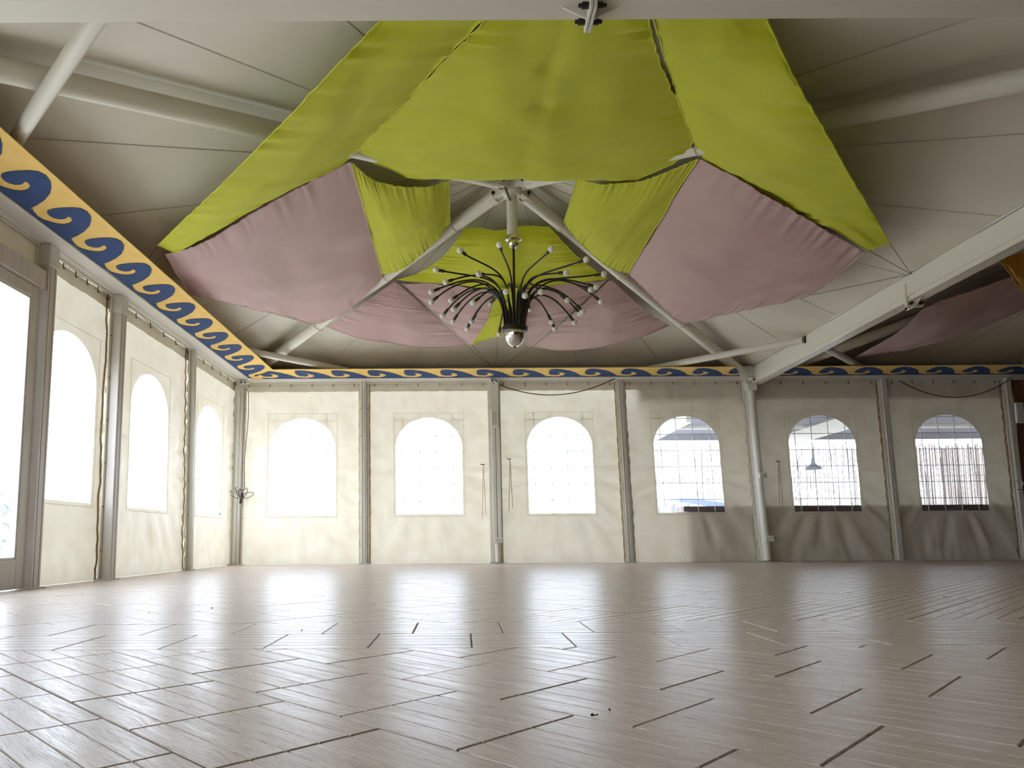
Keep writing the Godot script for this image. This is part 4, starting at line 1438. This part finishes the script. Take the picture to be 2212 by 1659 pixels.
func build_outside() -> void:
	var o := thing("ground", "pale paved ground outside the hall", "ground", Vector3.ZERO, "", "structure")
	var s := Shape.new()
	s.box(Vector3(-60, -0.4, -60), Vector3(60, -0.21, 60), 0.0)
	part("paving", s.done(), mats.ground, o)
	# low wall close behind the right hand curtains
	o = thing("parapet_wall", "low outside wall with a dark brown cap seen at the window bottoms", "wall", Vector3(6.87, -0.21, -0.435))
	s = Shape.new()
	s.box(Vector3(0.05, 0, 0.0), Vector3(6.2, 0.97, 0.36), 0.005)
	part("masonry", s.done(), mats.plaster, o)
	s = Shape.new()
	s.box(Vector3(0.0, 0.97, -0.03), Vector3(6.25, 1.055, 0.385), 0.008)
	part("cap", s.done(), mats.brown_cap, o)
	# flat porch: roof, rafters, fringe, reed screen
	o = thing("porch_roof", "grey porch roof seen through the right hand window tops", "roof", Vector3(6.2, 0, 0))
	s = Shape.new()
	s.box(Vector3(0, 2.48, -3.75), Vector3(11.0, 2.54, -0.06), 0.004)
	part("roof_sheet", s.done(), mats.porch_ceiling, o)
	s = Shape.new()
	s.box(Vector3(0.0, 2.36, -3.75), Vector3(11.0, 2.48, -3.68), 0.004)
	part("fascia", s.done(), mats.porch_ceiling, o)
	s = Shape.new()
	s.box(Vector3(0.0, 2.54, -0.10), Vector3(11.0, 2.90, -0.07), 0.002)
	part("wall_flashing", s.done(), mats.porch_ceiling, o)
	s = Shape.new()
	s.box(Vector3(0.0, 2.42, -2.6), Vector3(11.0, 2.479, -2.52), 0.004)
	part("purlin", s.done(), mats.white_paint, o)
	for x: float in [0.90, 3.85, 9.4]:
		s = Shape.new()
		s.box(Vector3(x - 0.05, 2.19, -3.67), Vector3(x + 0.05, 2.418, -0.32), 0.006)
		part("rafter", s.done(), mats.white_paint, o)
	for x: float in [0.05, 3.9, 10.6]:
		s = Shape.new()
		s.box(Vector3(x, -0.21, -3.8), Vector3(x + 0.1, 2.36, -3.70), 0.005)
		part("porch_post", s.done(), mats.white_paint, o)
	var fence := thing("reed_screen", "brown reed screen standing behind the porch", "screen", Vector3(6.2, -0.21, -3.9))
	var r := RandomNumberGenerator.new()
	r.seed = 3
	s = Shape.new()
	var x2 := 0.0
	while x2 < 10.6:
		var dense := clampf((x2 - 1.5) / 6.0, 0.0, 1.0)
		var hgt := 2.50 + r.randf_range(-0.12, 0.04)
		var lean := r.randf_range(-0.012, 0.012)
		var rad := r.randf_range(0.003, 0.0055) + 0.0006 * dense
		s.tube([Vector3(x2, 0, 0), Vector3(x2 + lean, hgt, r.randf_range(-0.02, 0.02))], rad, 5)
		x2 += r.randf_range(0.010, 0.034) * lerpf(1.0, 0.30, dense)
	part("reeds", s.done(), mats.reed, fence).set_meta("kind", "stuff")
	for y: float in [1.1, 1.75]:
		s = Shape.new()
		s.tube([Vector3(0, y, 0.02), Vector3(10.6, y + 0.1, 0.02)], 0.006, 6)
		part("binding_wire", s.done(), mats.wire, fence)
	# pendant lamp in the porch
	o = thing("pendant_lamp", "grey enamel pendant lamp hanging in the porch outside", "lamp", Vector3(9.86, 1.585, -2.0))
	s = Shape.new()
	s.lathe([Vector2(0.15, 0.0), Vector2(0.135, 0.035), Vector2(0.07, 0.075), Vector2(0.032, 0.11), Vector2(0.028, 0.19), Vector2(0.012, 0.205), Vector2(0.0, 0.205)], Vector3.ZERO, 24)
	part("shade", s.done(), mats.lamp_grey, o)
	s = Shape.new()
	s.tube([Vector3(0, 0.2, 0), Vector3(0, 0.89, 0)], 0.005, 6)
	part("cord", s.done(), mats.black_cable, o)
	# blue curved canopy on thin legs
	o = thing("blue_canopy", "pale blue curved canopy outside behind the low wall", "canopy", Vector3(7.25, -0.21, -2.6))
	s = Shape.new()
	var rows := []
	for i in 21:
		var t := i / 20.0
		var row := []
		for k in 5:
			var y := 1.17 + 0.165 * (1.0 - pow(absf(t * 1.0 - 0.22) / 0.22, 2.2) if t < 0.22 else 1.0 - pow((t - 0.22) / 0.78, 1.6) * 0.95)
			row.append(Vector3(t * 1.35, y - 0.03 * absf(k - 2), (k - 2) * 0.28))
		rows.append(row)
	s.sheet(rows, Vector3.UP)
	part("cover", s.done(), mats.pale_blue, o)
	for x: float in [0.06, 0.32, 1.3]:
		for z: float in [-0.5, 0.5]:
			s = Shape.new()
			s.tube([Vector3(x, 0, z), Vector3(x + 0.02, 1.19, z)], 0.014, 8)
			part("leg", s.done(), mats.pale_blue, o)
	o = thing("garden_wall", "pale low garden wall faint beyond the first far windows", "wall", Vector3(2.0, -0.21, -7.0))
	s = Shape.new()
	s.box(Vector3(0, 0, -0.2), Vector3(3.9, 1.2, 0.0), 0.01)
	part("masonry", s.done(), mats.plaster, o)
	shrub("green shrub just outside the glazed door", Vector3(-3.9, -0.21, 3.9), 1.7, 1.0, mats.leaf, 2)
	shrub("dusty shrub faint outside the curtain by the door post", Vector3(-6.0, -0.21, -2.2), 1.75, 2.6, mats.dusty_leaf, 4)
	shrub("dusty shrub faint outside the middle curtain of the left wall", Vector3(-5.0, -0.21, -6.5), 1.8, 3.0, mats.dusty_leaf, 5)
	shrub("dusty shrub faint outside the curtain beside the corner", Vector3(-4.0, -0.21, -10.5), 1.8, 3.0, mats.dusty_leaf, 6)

func _ready() -> void:
	view_and_light()
	make_materials()
	build_floor()
	build_roofs()
	build_closed_walls()
	build_doors()
	build_beams()
	build_frame()
	build_posts()
	build_curtains()
	build_valances()
	build_drapes()
	build_ties()
	build_chandelier()
	build_cables()
	build_outside()
